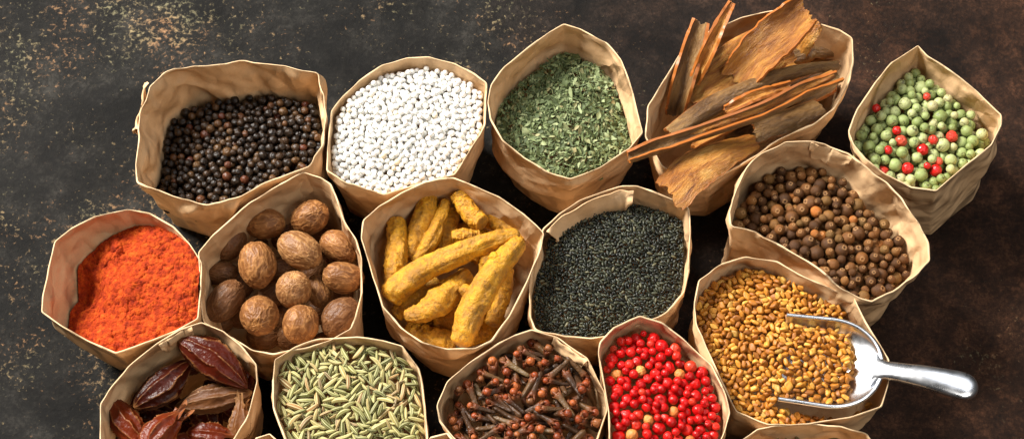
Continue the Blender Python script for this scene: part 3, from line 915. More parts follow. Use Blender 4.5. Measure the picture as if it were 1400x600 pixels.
def fen_fill(X, Y):
    z = lv(X, Y)
    s, w = scoop_local(X, Y)
    hw = s_half(np.clip(s, 0, 1))
    ins = (s > -.05) & (s < 1) & (np.abs(w) < hw)
    heap = SA[2] + .0062 * (1 - (w / SW) ** 2) - .0046
    heap = heap - np.clip(s - .66, 0, 1) * .09
    near = (s > -.25) & (s <= 0.02) & (np.abs(w) < SW * .9)
    z = np.where(near, np.maximum(z, heap - np.clip(-s, 0, 1) * .03), z)
    z = np.where(ins, heap, z)
    # seeds lie lower beside the heel of the scoop
    z = np.where(~ins & (s > .45), z - np.clip(s - .45, 0, .5) * .010, z)
    return z
def fen_ok(xs, ys):
    X, Y = np.meshgrid(xs, ys, indexing='ij')
    s, w = scoop_local(X, Y)
    hw = s_half(np.clip(s, 0, 1))
    return ~((s > .0) & (s < 1.04) & (np.abs(np.abs(w) - hw) < .0022))
def fenu_geo(seed):
    rng = np.random.default_rng(seed + 70)
    v, l, t = uv_blob(14, 12)
    d = v[:, [2, 0, 1]]
    p = np.sign(d) * np.abs(d) ** (2 / rng.uniform(2.8, 4.2))
    p = p * np.array([1, rng.uniform(.60, .88), rng.uniform(.48, .62)])
    p[:, 0] += p[:, 1] * rng.uniform(-.5, .5)
    gr = np.exp(-((p[:, 0] * .55 + p[:, 1] * .8 - .1) / .13) ** 2)
    p[:, 2] *= 1 - .35 * gr
    p *= (1 + .07 * vnoise(d * 1.8 + seed * 3, seed))[:, None]
    p *= .86
    return Geo(p, l, t, None, gr)
M_FNG = seed_mat('fenugreek_gold', [(0, (.26, .085, .009)), (.35, (.44, .160, .016)), (.7, (.58, .25, .027)), (.95, (.70, .37, .065)), (1, (.38, .22, .045))], rough=.45, tone_col=(0.25, 0.09, 0.015), tone_fac=.6, nscale=1.5, namp=0.22, bscale=4, bstr=0.4)
CH = [(-.5, .52), (0, .56), (.5, .52)]
it, ch = pour(b, fen_fill, CH, lambda r: rot_flat(r, .3), sz(5.7, .7), 2.0, 30, g=.0005, allowed=fen_ok, floor=scoop_floor)
place(it, ch, 'fenugreek_seed', [fenu_geo(i) for i in range(8)], [M_FNG], 'small blocky golden brown fenugreek seed around the scoop', 'seed', 'fenugreek seeds in the bag', 'fenugreek_seeds', 'mass of golden fenugreek seeds filling the bag')

def metal():
    m, nt, bb = new_mat('polished_steel')
    bb.inputs['Metallic'].default_value = 1.0
    bb.inputs['Base Color'].default_value = (.80, .82, .86, 1)
    tc = N(nt, 'ShaderNodeTexCoord')
    n = noise_tex(nt, tc.outputs['Object'], 120, 4, .6)
    r = ramp(nt, [(.3, .22), (.7, .36)]); nt.links.new(n, r.inputs[0]); nt.links.new(r.outputs[0], bb.inputs['Roughness'])
    bump(nt, bb, n, .03, .0006)
    return m
STEEL = metal()
def build_scoop():
    root = bpy.data.objects.new('metal_scoop', None); COL.objects.link(root)
    root.location = SA
    root.empty_display_size = .02
    tag(root, 'shiny steel scoop with thick handle resting in the golden seeds', 'scoop')
    inv = Matrix.Translation(-Vector(SA))
    s = 1 - (1 - np.linspace(0, 1, 60)) ** 1.6
    al = np.linspace(0, PI, 49)
    S, A = np.meshgrid(s, al, indexing='ij')
    P = scoop_xyz(S, A)
    # the lip is cut back in the middle
    o = curved_patch('bowl', P, root, STEEL, .0010); o.matrix_parent_inverse = inv
    # rolled edge
    left = scoop_xyz(s, np.zeros_like(s)); right = scoop_xyz(s, np.full_like(s, PI))
    path = np.vstack([left, right[::-1][1:]])
    o = tube_obj('rolled_edge', path, np.full(len(path), .0013), STEEL, root); o.matrix_parent_inverse = inv
    # handle: narrow neck, then a flattened bar rounded at its end
    HB = at(1337, 533, ZS + .012)
    p0 = SB - sax * .004 + np.array([0, 0, -.001]); L = np.linalg.norm(HB - p0)
    hx = (HB - p0) / L; hy = np.cross([0, 0, 1.0], hx); hy /= np.linalg.norm(hy); hz = np.cross(hx, hy)
    k = 1 - (1 - np.linspace(0, 1, 70)) ** 2.0
    hw = np.interp(k, [0, .03, .10, .25, .5, .8, .93, .98, 1], [26, 17, 12.5, 13, 15.5, 18.5, 18.5, 13, 1]) * PX
    hh = np.interp(k, [0, .05, .15, .5, .9, .97, 1], [6, 6, 7.5, 8.5, 8, 6, .5]) * PX
    tip = np.sqrt(np.clip(1 - (np.clip(k - .86, 0, 1) / .14) ** 2, 1e-4, 1))
    hw = np.where(k > .86, 18.5 * PX * tip, hw); hh = np.where(k > .86, 8 * PX * tip ** .7, hh)
    arch = .003 * np.sin(k * PI)
    a = np.linspace(0, 2 * PI, 40, endpoint=False)
    ca = np.sign(np.cos(a)) * np.abs(np.cos(a)) ** .9; sa = np.sign(np.sin(a)) * np.abs(np.sin(a)) ** .75
    Q = p0 + hx * (k * L)[:, None, None] + hy * (hw[:, None] * ca)[..., None] + hz * (hh[:, None] * sa + arch[:, None])[..., None]
    g = grid_geo(Q, wrap_u=True)
    o = link('handle', to_mesh('handle', g, [STEEL]), root); o.matrix_parent_inverse = inv

def tube_geo(path, rad, nu=12, tone=None):
    path = np.asarray(path, float); rad = np.asarray(rad, float)
    T = np.gradient(path, axis=0); T /= np.linalg.norm(T, axis=1)[:, None] + 1e-12
    up = np.array([0, 0, 1.0])
    X = np.cross(up, T); ln = np.linalg.norm(X, axis=1)
    X = X / (ln[:, None] + 1e-12); Y = np.cross(T, X)
    a = np.linspace(0, 2 * PI, nu, endpoint=False)
    r = rad if rad.ndim == 2 else rad[:, None]
    P = path[:, None] + X[:, None] * (r * np.cos(a))[..., None] + Y[:, None] * (r * np.sin(a))[..., None]
    return P
def tube_obj(name, path, rad, mat, parent=None):
    return link(name, to_mesh(name, grid_geo(tube_geo(path, rad), wrap_u=True, flip=False), [mat]), parent)
build_scoop()

# ---- orange powder
def grains(p, seed):
    """rounded lumps packed side by side, 0..1"""
    i = np.floor(p).astype(np.int64)
    best = np.full(len(p), 9.0)
    for dx in (-1, 0, 1):
        for dy in (-1, 0, 1):
            for dz in (-1, 0, 1):
                c = i + np.array([dx, dy, dz])
                f = np.stack([_hash(c[:, 0], c[:, 1], c[:, 2], seed + k * 7) for k in range(3)], 1)
                best = np.minimum(best, ((c + f - p) ** 2).sum(1))
    return np.sqrt(np.clip(1 - best, 0, 1))
def powder():
    b = bag['powder']
    m, nt, bs = new_mat('orange_powder')
    tc = N(nt, 'ShaderNodeTexCoord')
    n = noise_tex(nt, tc.outputs['Object'], 260, 5, .65)
    r = ramp(nt, [(.32, (.20, .014, .002)), (.5, (.38, .038, .003)), (.70, (.56, .10, .008))]); nt.links.new(n, r.inputs[0]); nt.links.new(r.outputs[0], bs.inputs['Base Color'])
    bs.inputs['Roughness'].default_value = .8; bs.inputs['Specular IOR Level'].default_value = .2
    n2 = noise_tex(nt, tc.outputs['Object'], 900, 4, .7)
    bump(nt, bs, n2, .9, .0012)
    nr, na, R0 = 260, 620, b.R[:, 2].mean()
    ii = np.linspace(0, NB, na, endpoint=False)
    def fine(A): return np.stack([np.interp(ii, np.arange(NB + 1), np.append(A[:, k], A[0, k])) for k in range(A.shape[1])], 1)
    RR, BB = fine(b.R), fine(b.B)
    cen = b.c
    ks = np.sqrt(np.linspace(0, 1, nr))
    def zf(x, y):
        X = (x - b.c[0]) / b.rad; Y = (y - b.c[1]) / b.rad
        z = R0 - .0190 + .0165 * np.clip(X, -1, .8) + .001 * Y + .006 * np.clip(1 - X * X - Y * Y, 0, 1)
        return z - .016 * np.exp(-(((X + .62) / .25) ** 2 + ((Y - .05) / .3) ** 2))
    xy = np.array([cen + (RR[:, :2] - cen) * k for k in ks])
    for _ in range(4):                                               # outline of the wall at the powder's own height
        z = zf(xy[..., 0], xy[..., 1])
        T = np.clip((z[-1] - b.z0) / (RR[:, 2] - b.z0), 0, 1)[:, None] ** .8
        wall = BB + (RR[:, :2] - BB) * T
        xy = np.array([cen + (wall - cen) * k * .985 for k in ks])
    z = zf(xy[..., 0], xy[..., 1])
    p = np.stack([xy[..., 0], xy[..., 1], z], -1).reshape(-1, 3)
    p[:, 2] += fbm(p * 50, 3, 6) * .0035
    q = p + np.stack([vnoise(p * 300, 41), vnoise(p * 300 + 7, 42), vnoise(p * 300, 43)], 1) * .0006
    big = np.clip(vnoise(p * 75 + 31, 8) + .35, 0, 1)
    p[:, 2] += grains(q * 190, 3) * .0042 * big + grains(q * 400, 4) * .0022 + grains(q * 800, 5) * .0009
    g = grid_geo(p.reshape(nr, na, 3), wrap_u=True)
    o = link('orange_powder', to_mesh('orange_powder', g, [m]))
    tag(o, 'bright orange red ground spice heaped against one side of the bag', 'spice powder', kind='stuff')
powder()

# ---- nutmegs
def nutmeg_geo(seed):
    v, l, t = uv_blob(150, 110)
    P = v * np.array([2.6, 2.6, .85])
    warp = np.stack([vnoise(v * 2 + seed, seed), vnoise(v * 2 + 9 + seed, seed + 1), vnoise(v * 1.5 + 4, seed + 2)], 1) * .35
    a = ridged(P * 1.9 + warp * 2 + seed * 7, seed + 5); c = ridged(P * 4.0 + warp * 5 + seed * 3, seed + 6)
    tone = np.clip(.55 * a + .45 * c, -.2, 1)
    hil = np.exp(-((1 - v[:, 2]) / .035) ** 2); ring = np.exp(-((1 - v[:, 2] - .07) / .03) ** 2)
    r = 1 + .018 * a + .016 * c + .05 * vnoise(v * 1.3 + seed * 2, seed + 9) - .03 * hil + .02 * ring
    g = Geo(v * r[:, None] * .97, l, t, None, np.clip(np.clip(tone, 0, 1) ** 1.5 + hil * .9, 0, 1))
    return g
M_NUT = seed_mat('nutmeg_brown', [(0, (.15, .058, .018)), (1, (.21, .084, .026))], rough=.42, tone_col=(0.56, 0.27, 0.09), tone_fac=0.6, nscale=1.3, namp=0.35, bscale=9, bstr=0.5, bdist=0.0008, spec=0.25)
M_NUTP = seed_mat('nutmeg_pale', [(0, (.19, .083, .029)), (1, (.23, .10, .035))], rough=.42, tone_col=(0.6, 0.33, 0.13), tone_fac=0.6, nscale=1.3, namp=.3, bscale=9, bstr=.5, bdist=.0008, spec=0.25)
M_NUTD = seed_mat('nutmeg_dark_shaded', [(0, (.095, .038, .014)), (1, (.14, .056, .020))], rough=.42, tone_col=(0.28, 0.135, 0.055), tone_fac=0.6, nscale=1.3, namp=0.45, bscale=9, bstr=0.5, bdist=0.0008, spec=0.25)  # darker nutmeg copy: shade at the left wall and in the gaps painted in
nut_v = [nutmeg_geo(i * 3 + 1) for i in range(6)]
zr = bag['nutmeg'].R[:, 2].mean()
# px, py, half length, half width, turn (deg, up from the right), lift of the tip end (deg), depth below mouth, dark (copy with painted shade), label
NUTS = [
 (363, 306, 28, 21, 5, 5, .021, 0, 'brown nutmeg lying flat nearest the pointed back rim of its bag'),
 (424, 297, 29, 24.5, 15, 35, .017, 0, 'nutmeg with pale eye and rays turned to the right at the back'),
 (316, 332, 27, 20, 60, 5, .024, 1, 'dim brown nutmeg leaning on the shaded left wall'),
 (352, 362, 33, 27, 98, 12, .014, 0, 'large upright reddish nutmeg left of the middle'),
 (409, 342, 34, 26, -35, 5, .012, 0, 'large smooth light brown nutmeg slanting in the middle of the bag'),
 (463, 337, 30, 22, -35, 0, .021, 0, 'nutmeg with forked pale tip against the right wall'),
 (469, 379, 29, 22.5, 175, 10, .016, 0, 'finely wrinkled greyish nutmeg lying flat at the right'),
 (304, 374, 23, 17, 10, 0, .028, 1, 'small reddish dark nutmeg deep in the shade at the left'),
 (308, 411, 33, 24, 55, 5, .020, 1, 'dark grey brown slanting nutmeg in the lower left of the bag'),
 (402, 396, 27, 25, 80, 62, .013, 0, 'round pale nutmeg seen end on in the middle'),
 (437, 398, 25, 19, 110, 0, .027, 0, 'half hidden nutmeg behind the round pale one'),
 (355, 431, 30, 27, -95, 40, .013, 0, 'plump nutmeg with a pale eye at its lower end'),
 (411, 443, 27, 25.5, 75, 20, .014, 0, 'round brown nutmeg at the front next to the plump pale eyed one'),
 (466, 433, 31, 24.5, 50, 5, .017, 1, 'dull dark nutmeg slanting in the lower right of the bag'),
 (375, 402, 24, 18, 30, 0, .034, 1, 'dark nutmeg mostly buried under the round pale one'),
 (330, 300, 22, 18, 20, 0, .036, 1, 'dark nutmeg buried under the leaning ones at the back'),
 (445, 470, 24, 18, 10, 0, .030, 1, 'dark nutmeg buried behind the front wall'),
]
for x, y, a in ((345, 330, 20), (390, 320, 70), (435, 330, 10), (330, 385, 80), (380, 370, 0), (430, 370, 60), (335, 430, 10), (385, 430, 80), (435, 425, 30), (465, 400, 90), (400, 460, 10), (300, 440, 40), (360, 460, 0), (415, 280, 0)):
    NUTS.append((x, y, 25, 20, a, 0, .047, 1, 'dark nutmeg buried deep in the gaps under the upper nutmegs'))
for i, (px, py, ln, wd, ang, lift, dep, dark, lab) in enumerate(NUTS):
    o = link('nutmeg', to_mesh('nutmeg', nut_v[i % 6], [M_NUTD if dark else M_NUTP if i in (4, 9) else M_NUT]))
    M = Matrix.Rotation(math.radians(ang), 4, 'Z') @ Matrix.Rotation(-math.radians(lift), 4, 'Y') @ Matrix.Rotation(random.uniform(0, 6.3), 4, 'X') @ Matrix.Rotation(PI / 2, 4, 'Y')
    M = M @ Matrix.Diagonal((wd * PX, wd * PX * .97, ln * PX, 1))
    o.matrix_world = Matrix.Translation(Vector(at(px, py, zr - dep))) @ M
    tag(o, lab, 'nutmeg', 'nutmegs in the bag')

# ---- turmeric
def spline(pts, n):
    pts = np.asarray(pts, float); m = len(pts)
    if m == 2: return pts[0] + (pts[1] - pts[0]) * np.linspace(0, 1, n)[:, None]
    P = np.vstack([2 * pts[0] - pts[1], pts, 2 * pts[-1] - pts[-2]])
    out = []
    for u in np.linspace(0, m - 1 - 1e-9, n):
        i = int(u); f = u - i
        a, b_, c, d = P[i:i + 4]
        out.append(.5 * (2 * b_ + (c - a) * f + (2 * a - 5 * b_ + 4 * c - d) * f * f + (3 * b_ - 3 * c + d - a) * f ** 3))
    return np.array(out)
def turmeric_mat():
    m, nt, bs = new_mat('turmeric_skin')
    L = nt.links.new
    tc = N(nt, 'ShaderNodeTexCoord'); ob = tc.outputs['Object']
    a = N(nt, 'ShaderNodeAttribute', attribute_name='tone')
    n = noise_tex(nt, ob, 90, 5, .65, .5)
    r = ramp(nt, [(.28, (.27, .115, .009)), (.43, (.53, .235, .009)), (.60, (.68, .325, .009)), (.8, (.77, .41, .020))]); L(n, r.inputs[0])
    pit = noise_tex(nt, ob, 420, 4, .6)
    rp = ramp(nt, [(.36, 1.0), (.47, 0.0)]); L(pit, rp.inputs[0])
    c = mixc(nt, maths(nt, 'MULTIPLY', rp.outputs[0], .55), r.outputs[0], (.20, .09, .012))
    c = mixc(nt, a.outputs['Fac'], c, (.24, .12, .02))
    L(c, bs.inputs['Base Color'])
    bs.inputs['Roughness'].default_value = .5
    bump(nt, bs, noise_tex(nt, ob, 650, 5, .7), .9, .0010, bump(nt, None, pit, .9, .0014))
    return m
M_TUR = turmeric_mat()
zt = bag['turmeric'].R[:, 2].mean()
def finger(pts, lab, seed, knobs=()):
    """pts: (px, py, depth below mouth, radius px)"""
    q = np.array([np.append(at(x, y, zt - d), r * .93 * PX) for x, y, d, r in pts])
    n = 70
    sp = spline(q, n)
    k = np.linspace(0, 1, n)
    path, rad = sp[:, :3], sp[:, 3]
    cap = np.clip(np.minimum(k / .055, (1 - k) / .045), 0, 1)
    rad = rad * (.05 + .95 * np.sqrt(1 - (1 - cap) ** 2))
    ring = np.clip(np.sin(k * len(pts) * 9 + 2 * vnoise(np.column_stack([k * 5, k * 0 + seed, k * 0]), seed)), .6, 1) - .6
    nu = 40
    a = np.linspace(0, 2 * PI, nu, endpoint=False)
    K, A = np.meshgrid(k, a, indexing='ij')
    pp = np.stack([K * 6, np.cos(A) * 1.2, np.sin(A) * 1.2 + seed * 5], -1).reshape(-1, 3)
    wr = ridged(np.stack([K * 13, np.cos(A) * 4.2, np.sin(A) * 4.2 + seed], -1).reshape(-1, 3), seed + 2).reshape(K.shape)
    r2 = rad[:, None] * (1 + .17 * vnoise(pp * 1.3, seed).reshape(K.shape) + .075 * wr) + (ring * .0008)[:, None]
    P = tube_geo(path, r2, nu)
    g = [grid_geo(P, wrap_u=True, tone=np.clip(-wr * .6, 0, .5) + (cap < .35)[:, None] * .55)]
    for e in (0, -1):
        g.append(Geo(np.vstack([P[e], path[e]]), np.array([[nu, i, (i + 1) % nu] for i in range(nu)]), np.full(nu, 3), None, np.full(nu + 1, .6)))
    for (x, y, d, r) in knobs:
        dd = ICO[3][0]
        g.append(Geo(dd * (r * PX * (1 + .12 * vnoise(dd * 2 + seed, seed)))[:, None] * np.array([1, 1, .9]) + at(x, y, zt - d), ICO[3][1], np.full(len(ICO[3][1]), 3)))
    o = link('turmeric_finger', to_mesh('turmeric_finger', join(g), [M_TUR]))
    org = Vector(path[n // 2]); o.data.transform(Matrix.Translation(-org)); o.location = org
    tag(o, lab, 'turmeric finger', 'turmeric fingers in the bag')
finger([(531, 411, .016, 15), (545, 394, .013, 19), (585, 366, .007, 17), (627, 347, .003, 15.5), (672, 330, .002, 14), (711, 319, .003, 8)], 'longest turmeric finger lying slantwise on top of the others', 1)
finger([(629, 474, .010, 15), (640, 440, .006, 19), (655, 406, .003, 19), (680, 368, .001, 17), (702, 341, .001, 14), (714, 330, .003, 9)], 'thick bright yellow turmeric finger reaching to the front right rim', 2, [(637, 397, .005, 9), (676, 352, -.003, 8)])
finger([(552, 433, .017, 7), (575, 427, .015, 14), (600, 414, .014, 20), (622, 393, .015, 17), (640, 372, .019, 12)], 'stubby knobbly turmeric piece pointing left below the longest one', 3, [(588, 428, .016, 9)])
finger([(626, 262, .012, 12), (635, 280, .013, 14), (648, 297, .012, 14), (660, 306, .010, 12)], 'short turmeric stub with a cut end near the back rim', 4)
finger([(541, 298, .020, 12), (543, 325, .020, 15), (541, 360, .020, 16), (535, 395, .022, 13)], 'upright turmeric finger along the left wall', 5)
finger([(588, 264, .020, 12), (581, 292, .021, 17), (568, 330, .024, 16), (560, 356, .026, 12)], 'plump turmeric finger leaning at the back left', 6)
finger([(611, 272, .018, 7), (601, 300, .020, 10), (588, 330, .021, 12), (566, 362, .026, 10)], 'slim turmeric finger between the plump one and the cut stub', 7)
finger([(650, 270, .027, 14), (672, 291, .026, 19), (698, 313, .026, 17), (712, 335, .027, 12)], 'dim brownish turmeric finger along the back right wall', 8)
finger([(618, 324, .010, 8), (633, 322, .009, 10), (655, 324, .012, 9)], 'small turmeric knob peeking out above the longest finger', 9)
finger([(540, 432, .030, 10), (566, 410, .026, 15), (600, 384, .026, 14)], 'turmeric finger buried under the left part of the longest one', 10)
finger([(556, 447, .034, 12), (585, 462, .032, 18), (624, 470, .032, 16)], 'dull olive turmeric finger at the front bottom of the bag', 11)
finger([(694, 366, .024, 10), (687, 398, .025, 13), (672, 445, .026, 12)], 'turmeric finger half hidden at the lower right wall', 12)
finger([(619, 286, .028, 9), (614, 310, .028, 12), (604, 345, .030, 11)], 'turmeric finger deep between the slim one and the stub', 13)
finger([(655, 345, .024, 10), (668, 352, .022, 13), (664, 380, .024, 12)], 'turmeric finger buried between the two long bright ones', 14)
finger([(590, 440, .036, 14), (640, 430, .036, 16), (690, 420, .038, 14)], 'turmeric finger at the very bottom under the bright thick one', 15)
finger([(560, 380, .040, 14), (600, 340, .040, 16), (650, 310, .040, 14)], 'turmeric finger at the very bottom under the longest one', 16)

for i, (x, y, a) in enumerate(((560, 320, .3), (610, 300, 1.2), (660, 330, 2.2), (560, 400, 1.0), (620, 400, .2), (680, 390, 1.5), (600, 450, .4), (660, 450, 2.6))):
    dx, dy = 32 * math.cos(a), 32 * math.sin(a)
    finger([(x - dx, y - dy, .046, 14), (x, y, .044, 18), (x + dx, y + dy, .046, 13)], 'dark turmeric finger buried deep in the gaps under the others', 30 + i)

# ---- dried red pods
M_POD = seed_mat('pod_red', [(0, (.018, .003, .0012)), (.5, (.055, .0062, .0017)), (1, (.12, .016, .0025))], rough=0.33, tone_col=(0.42, 0.19, 0.065), tone_fac=.85, nscale=90, namp=0.8, bscale=420, bstr=0.7, bdist=0.0007, spec=0.2)
M_PODH = seed_mat('pod_husk', [(0, (.075, .026, .007)), (1, (.15, .056, .015))], rough=.5, tone_col=(.46, .27, .12), tone_fac=.8, nscale=120, namp=.6, bscale=500, bstr=.7, bdist=0.0006, spec=0.25)
zp = bag['pods'].R[:, 2].mean()
def pod(a, c, hw, lab, seed, mat=0, frill=0.0, flat=.8):
    rng = np.random.default_rng(seed + 500)
    A, B = at(a[0], a[1], zp - a[2]), at(c[0], c[1], zp - c[2])
    L = np.linalg.norm(B - A); ax = (B - A) / L
    sd = np.cross([0, 0, 1.0], ax); sd /= np.linalg.norm(sd); up = np.cross(ax, sd)
    nv, nu = 90, 108
    s = np.linspace(0, 1, nv); ph = np.linspace(0, 2 * PI, nu, endpoint=False)
    S, P = np.meshgrid(s, ph, indexing='ij')
    prof = np.sin(PI * np.clip(s, 0, 1) ** .9) ** .72
    prof = np.maximum(prof, np.interp(s, [0, .05, .2, .9, 1], [.07, .08, 0, 0, .06]))
    if frill: prof = np.maximum(prof, np.clip((s - .72) / .28, 0, 1) * frill)
    nr = 9
    wav = .07 * vnoise(np.stack([S * 7, np.cos(P) * 1.5, np.sin(P) * 1.5 + seed * 3], -1).reshape(-1, 3), seed).reshape(S.shape)
    wav2 = .05 * vnoise(np.stack([S * 19, np.cos(P) * 2.5, np.sin(P) * 2.5 + seed * 3], -1).reshape(-1, 3), seed + 8).reshape(S.shape)
    q = (P + wav * 1.6 + wav2 * 1.5) * nr / (2 * PI)
    d = np.abs((q % 1.0) - .5) * 2
    on = _hash(np.floor(q).astype(int) % nr, np.full(q.shape, seed), np.zeros(q.shape), 5)
    rib = np.clip(1 - (1 - d) * 8.5, 0, 1) * (.75 + .5 * vnoise(np.stack([S * 14, q, q * 0 + seed], -1).reshape(-1, 3), seed + 31).reshape(S.shape))                         # thin raised seam
    val = -.09 * np.sin(d * PI * .5 + PI / 2)
    cr = fbm(np.stack([S * 3.2, np.cos(P) * 1.3, np.sin(P) * 1.3 + seed], -1).reshape(-1, 3), 3, seed + 3).reshape(S.shape)
    r = prof[:, None] * (1 + .10 * rib * (.5 + on) + val * 1.5 + .16 * cr)
    if frill: r = r * (1 + np.clip((S - .75) * 4, 0, 1) * .45 * np.sin(P * 7 + 3 * wav * 10) * frill * 1.6)
    r = r * hw * .92 * PX
    bend = rng.uniform(-.05, .05) * L * np.sin(PI * s)
    Q = A + ax * (s * L)[:, None, None] + sd * (r * np.cos(P) + bend[:, None])[..., None] + up * (r * flat * np.sin(P))[..., None]
    if frill: Q = Q + ax * (np.clip((S - .8) * 5, 0, 1) * .004 * cr * 3)[..., None]
    tone = np.clip(rib * (.25 + on * .75), 0, 1)
    tone = np.maximum(tone, np.clip(1 - S / .06, 0, 1) * .8)
    if frill: tone = np.maximum(tone, np.clip((S - .8) * 5, 0, 1) * .45 * np.clip(cr + .7, 0, 1))
    g = grid_geo(Q, wrap_u=True, tone=tone)
    o = link('dried_pod', to_mesh('dried_pod', g, [M_PODH if mat else M_POD]))
    org = Vector((A + B) / 2); o.data.transform(Matrix.Translation(-org)); o.location = org
    tag(o, lab, 'dried pod', 'dried red pods in the bag')
pod((243, 464, .006), (338, 530, .012), 27, 'large dark red pod with raised pale seams under the back rim', 1)
pod((183, 557, .012), (262, 492, .016), 25, 'reddish pod slanting up with its pale stalk end pointing down left', 2)
pod((345, 536, .016), (238, 556, .020), 21, 'grey brown papery pod lying across the middle', 3, mat=1)
pod((152, 545, .016), (206, 615, .014), 22, 'maroon pod pointing down at the left wall', 4)
pod((192, 622, .006), (250, 562, .008), 24, 'orange red pod with a frayed papery end at the front', 5, frill=.45)
pod((255, 590, .016), (322, 598, .014), 19, 'split pod lying flat at the front right', 6, frill=.3)
pod((322, 610, .018), (330, 548, .014), 16, 'ragged golden husk pod standing at the right wall', 7, mat=1, frill=.6)
pod((185, 570, .026), (245, 570, .028), 20, 'dark pod buried between the maroon and the frayed one', 8)
pod((345, 505, .024), (318, 565, .026), 19, 'dark pod buried along the right wall', 9)
pod((262, 540, .030), (300, 600, .032), 22, 'dark pod buried under the papery one', 10)
pod((165, 560, .034), (240, 520, .034), 22, 'dark pod at the bottom behind the slanting one', 11)
pod((150, 590, .028), (160, 635, .026), 20, 'dark pod in the front left corner', 12)
for i, (x0, y0, x1, y1) in enumerate(((215, 500, 300, 480), (270, 470, 345, 500), (200, 540, 275, 575), (280, 520, 340, 580), (225, 610, 300, 575), (160, 530, 215, 500))):
    pod((x0, y0, .040), (x1, y1, .040), 22, 'dark pod deep in the gaps under the other pods', 20 + i)

# ---- curled bark
def bark_mat(name, inner):
    m, nt, bs = new_mat(name)
    L = nt.links.new
    a = N(nt, 'ShaderNodeAttribute', attribute_name='tone')
    lo = N(nt, 'ShaderNodeAttribute', attribute_name='loc')
    n = noise_tex(nt, lo.outputs['Vector'], .8, 6, .62, .8)
    fine = noise_tex(nt, lo.outputs['Vector'], 5.0, 5, .7)
    if inner: st = [(.30, (.12, .037, .008)), (.44, (.33, .115, .017)), (.57, (.50, .215, .036)), (.74, (.70, .42, .12))]
    else: st = [(.30, (.062, .026, .008)), (.45, (.160, .078, .023)), (.60, (.27, .145, .047)), (.78, (.42, .27, .10))]
    r = ramp(nt, st); L(n, r.inputs[0])
    c = mixc(nt, a.outputs['Fac'], r.outputs[0], (.42, .125, .020))
    k = maths(nt, 'MULTIPLY_ADD', fine, 1.0, .5)
    cc = N(nt, 'ShaderNodeCombineColor')
    for i in range(3): L(k, cc.inputs[i])
    c = mixc(nt, 1.0, c, cc.outputs[0], 'MULTIPLY')
    L(c, bs.inputs['Base Color']); bs.inputs['Roughness'].default_value = .4
    bump(nt, bs, fine, .9, .0020, bump(nt, None, n, .5, .0014))
    return m
M_BKI, M_BKO = bark_mat('bark_inner', True), bark_mat('bark_outer', False)
def bark(pts, lab, seed, curl=.6, side=1, mat=0, roll=0.0, cut=(.5, .5), thick=.0016):
    """pts: (px, py, height above mouth, half width px); curl: arc of the section in radians; side: +1 hollow up"""
    zb = bag['bark'].R[:, 2].mean()
    q = np.array([np.append(at(x, y, zb + d), w * PX) for x, y, d, w in pts])
    n, nu = 80, 26
    sp = spline(q, n); path, hw = sp[:, :3], sp[:, 3]
    k = np.linspace(0, 1, n)
    T = np.gradient(path, axis=0); T /= np.linalg.norm(T, axis=1)[:, None]
    X = np.cross([0, 0, 1.0], T); X /= np.linalg.norm(X, axis=1)[:, None]
    Y = np.cross(T, X)
    cr, sr = math.cos(roll), math.sin(roll)
    X, Y = X * cr + Y * sr, Y * cr - X * sr
    e = np.linspace(-1, 1, nu)
    K, E = np.meshgrid(k, e, indexing='ij')
    f = lambda sc, sd: fbm(np.stack([K * sc[0], E * sc[1], K * 0 + seed * 3.3], -1).reshape(-1, 3), 4, sd).reshape(K.shape)
    jag = 1 + .16 * f((5, 0), seed) + .07 * f((16, 0), seed + 12)
    cv = min(curl * 1.45, 1.75) * (1 + .45 * f((2.5, .0), seed + 1))
    R = hw[:, None] / np.maximum(np.sin(np.minimum(cv, 1.5)), .05)
    u = E * jag
    w_ = R * np.sin(u * cv); hgt = R * (1 - np.cos(u * cv)) * side
    hgt = hgt + hw[:, None] * .12 * f((3, 1.2), seed + 2) + .0004 * f((14, 5), seed + 3)
    # ragged ends
    L = np.linalg.norm(path[-1] - path[0])
    sl = (np.clip(1 - K / .12, 0, 1) * (f((0, 3), seed + 4) * .8 + cut[0] * E * .5) + np.clip(1 - (1 - K) / .12, 0, 1) * (f((0, 3), seed + 5) * .8 + cut[1] * E * .5))
    P = path[:, None] + X[:, None] * w_[..., None] + Y[:, None] * hgt[..., None] + T[:, None] * (sl * hw[:, None] * .9)[..., None]
    du = np.gradient(P, axis=1); dv = np.gradient(P, axis=0)
    nn = np.cross(du, dv); nn /= np.linalg.norm(nn, axis=-1)[..., None] + 1e-12
    th = thick * (1 + .5 * f((9, 3), seed + 6))[..., None]
    A, B = P + nn * th / 2, P - nn * th / 2
    edge = np.clip((np.abs(E) - .84) * 6, 0, 1) * .8
    grain = np.stack([K * L / .020, E * hw[:, None] / .0045, K * 0 + seed * 5], -1).reshape(-1, 3)
    gs = [grid_geo(A, tone=edge, mat=mat), grid_geo(B, tone=edge, mat=mat, flip=True)]
    for q_ in gs: q_.loc = grain
    for x, y in ((B[0], A[0]), (A[-1], B[-1]), (A[:, 0], B[:, 0]), (B[:, -1], A[:, -1])):
        gs.append(grid_geo(np.array([x, y]), tone=np.full((2, len(x)), .9), mat=mat))
    o = link('bark_strip', to_mesh('bark_strip', join(gs), [M_BKI, M_BKO]))
    org = Vector(path[n // 2]); o.data.transform(Matrix.Translation(-org)); o.location = org
    tag(o, lab, 'bark strip', 'strips of dried bark in the bag')
bark([(1005, 110, -.002, 26), (1040, 70, .010, 30), (1075, 38, .018, 28), (1103, 12, .022, 24)], 'broad golden orange bark plate rising highest at the back', 1, curl=.55, side=1, roll=.25)
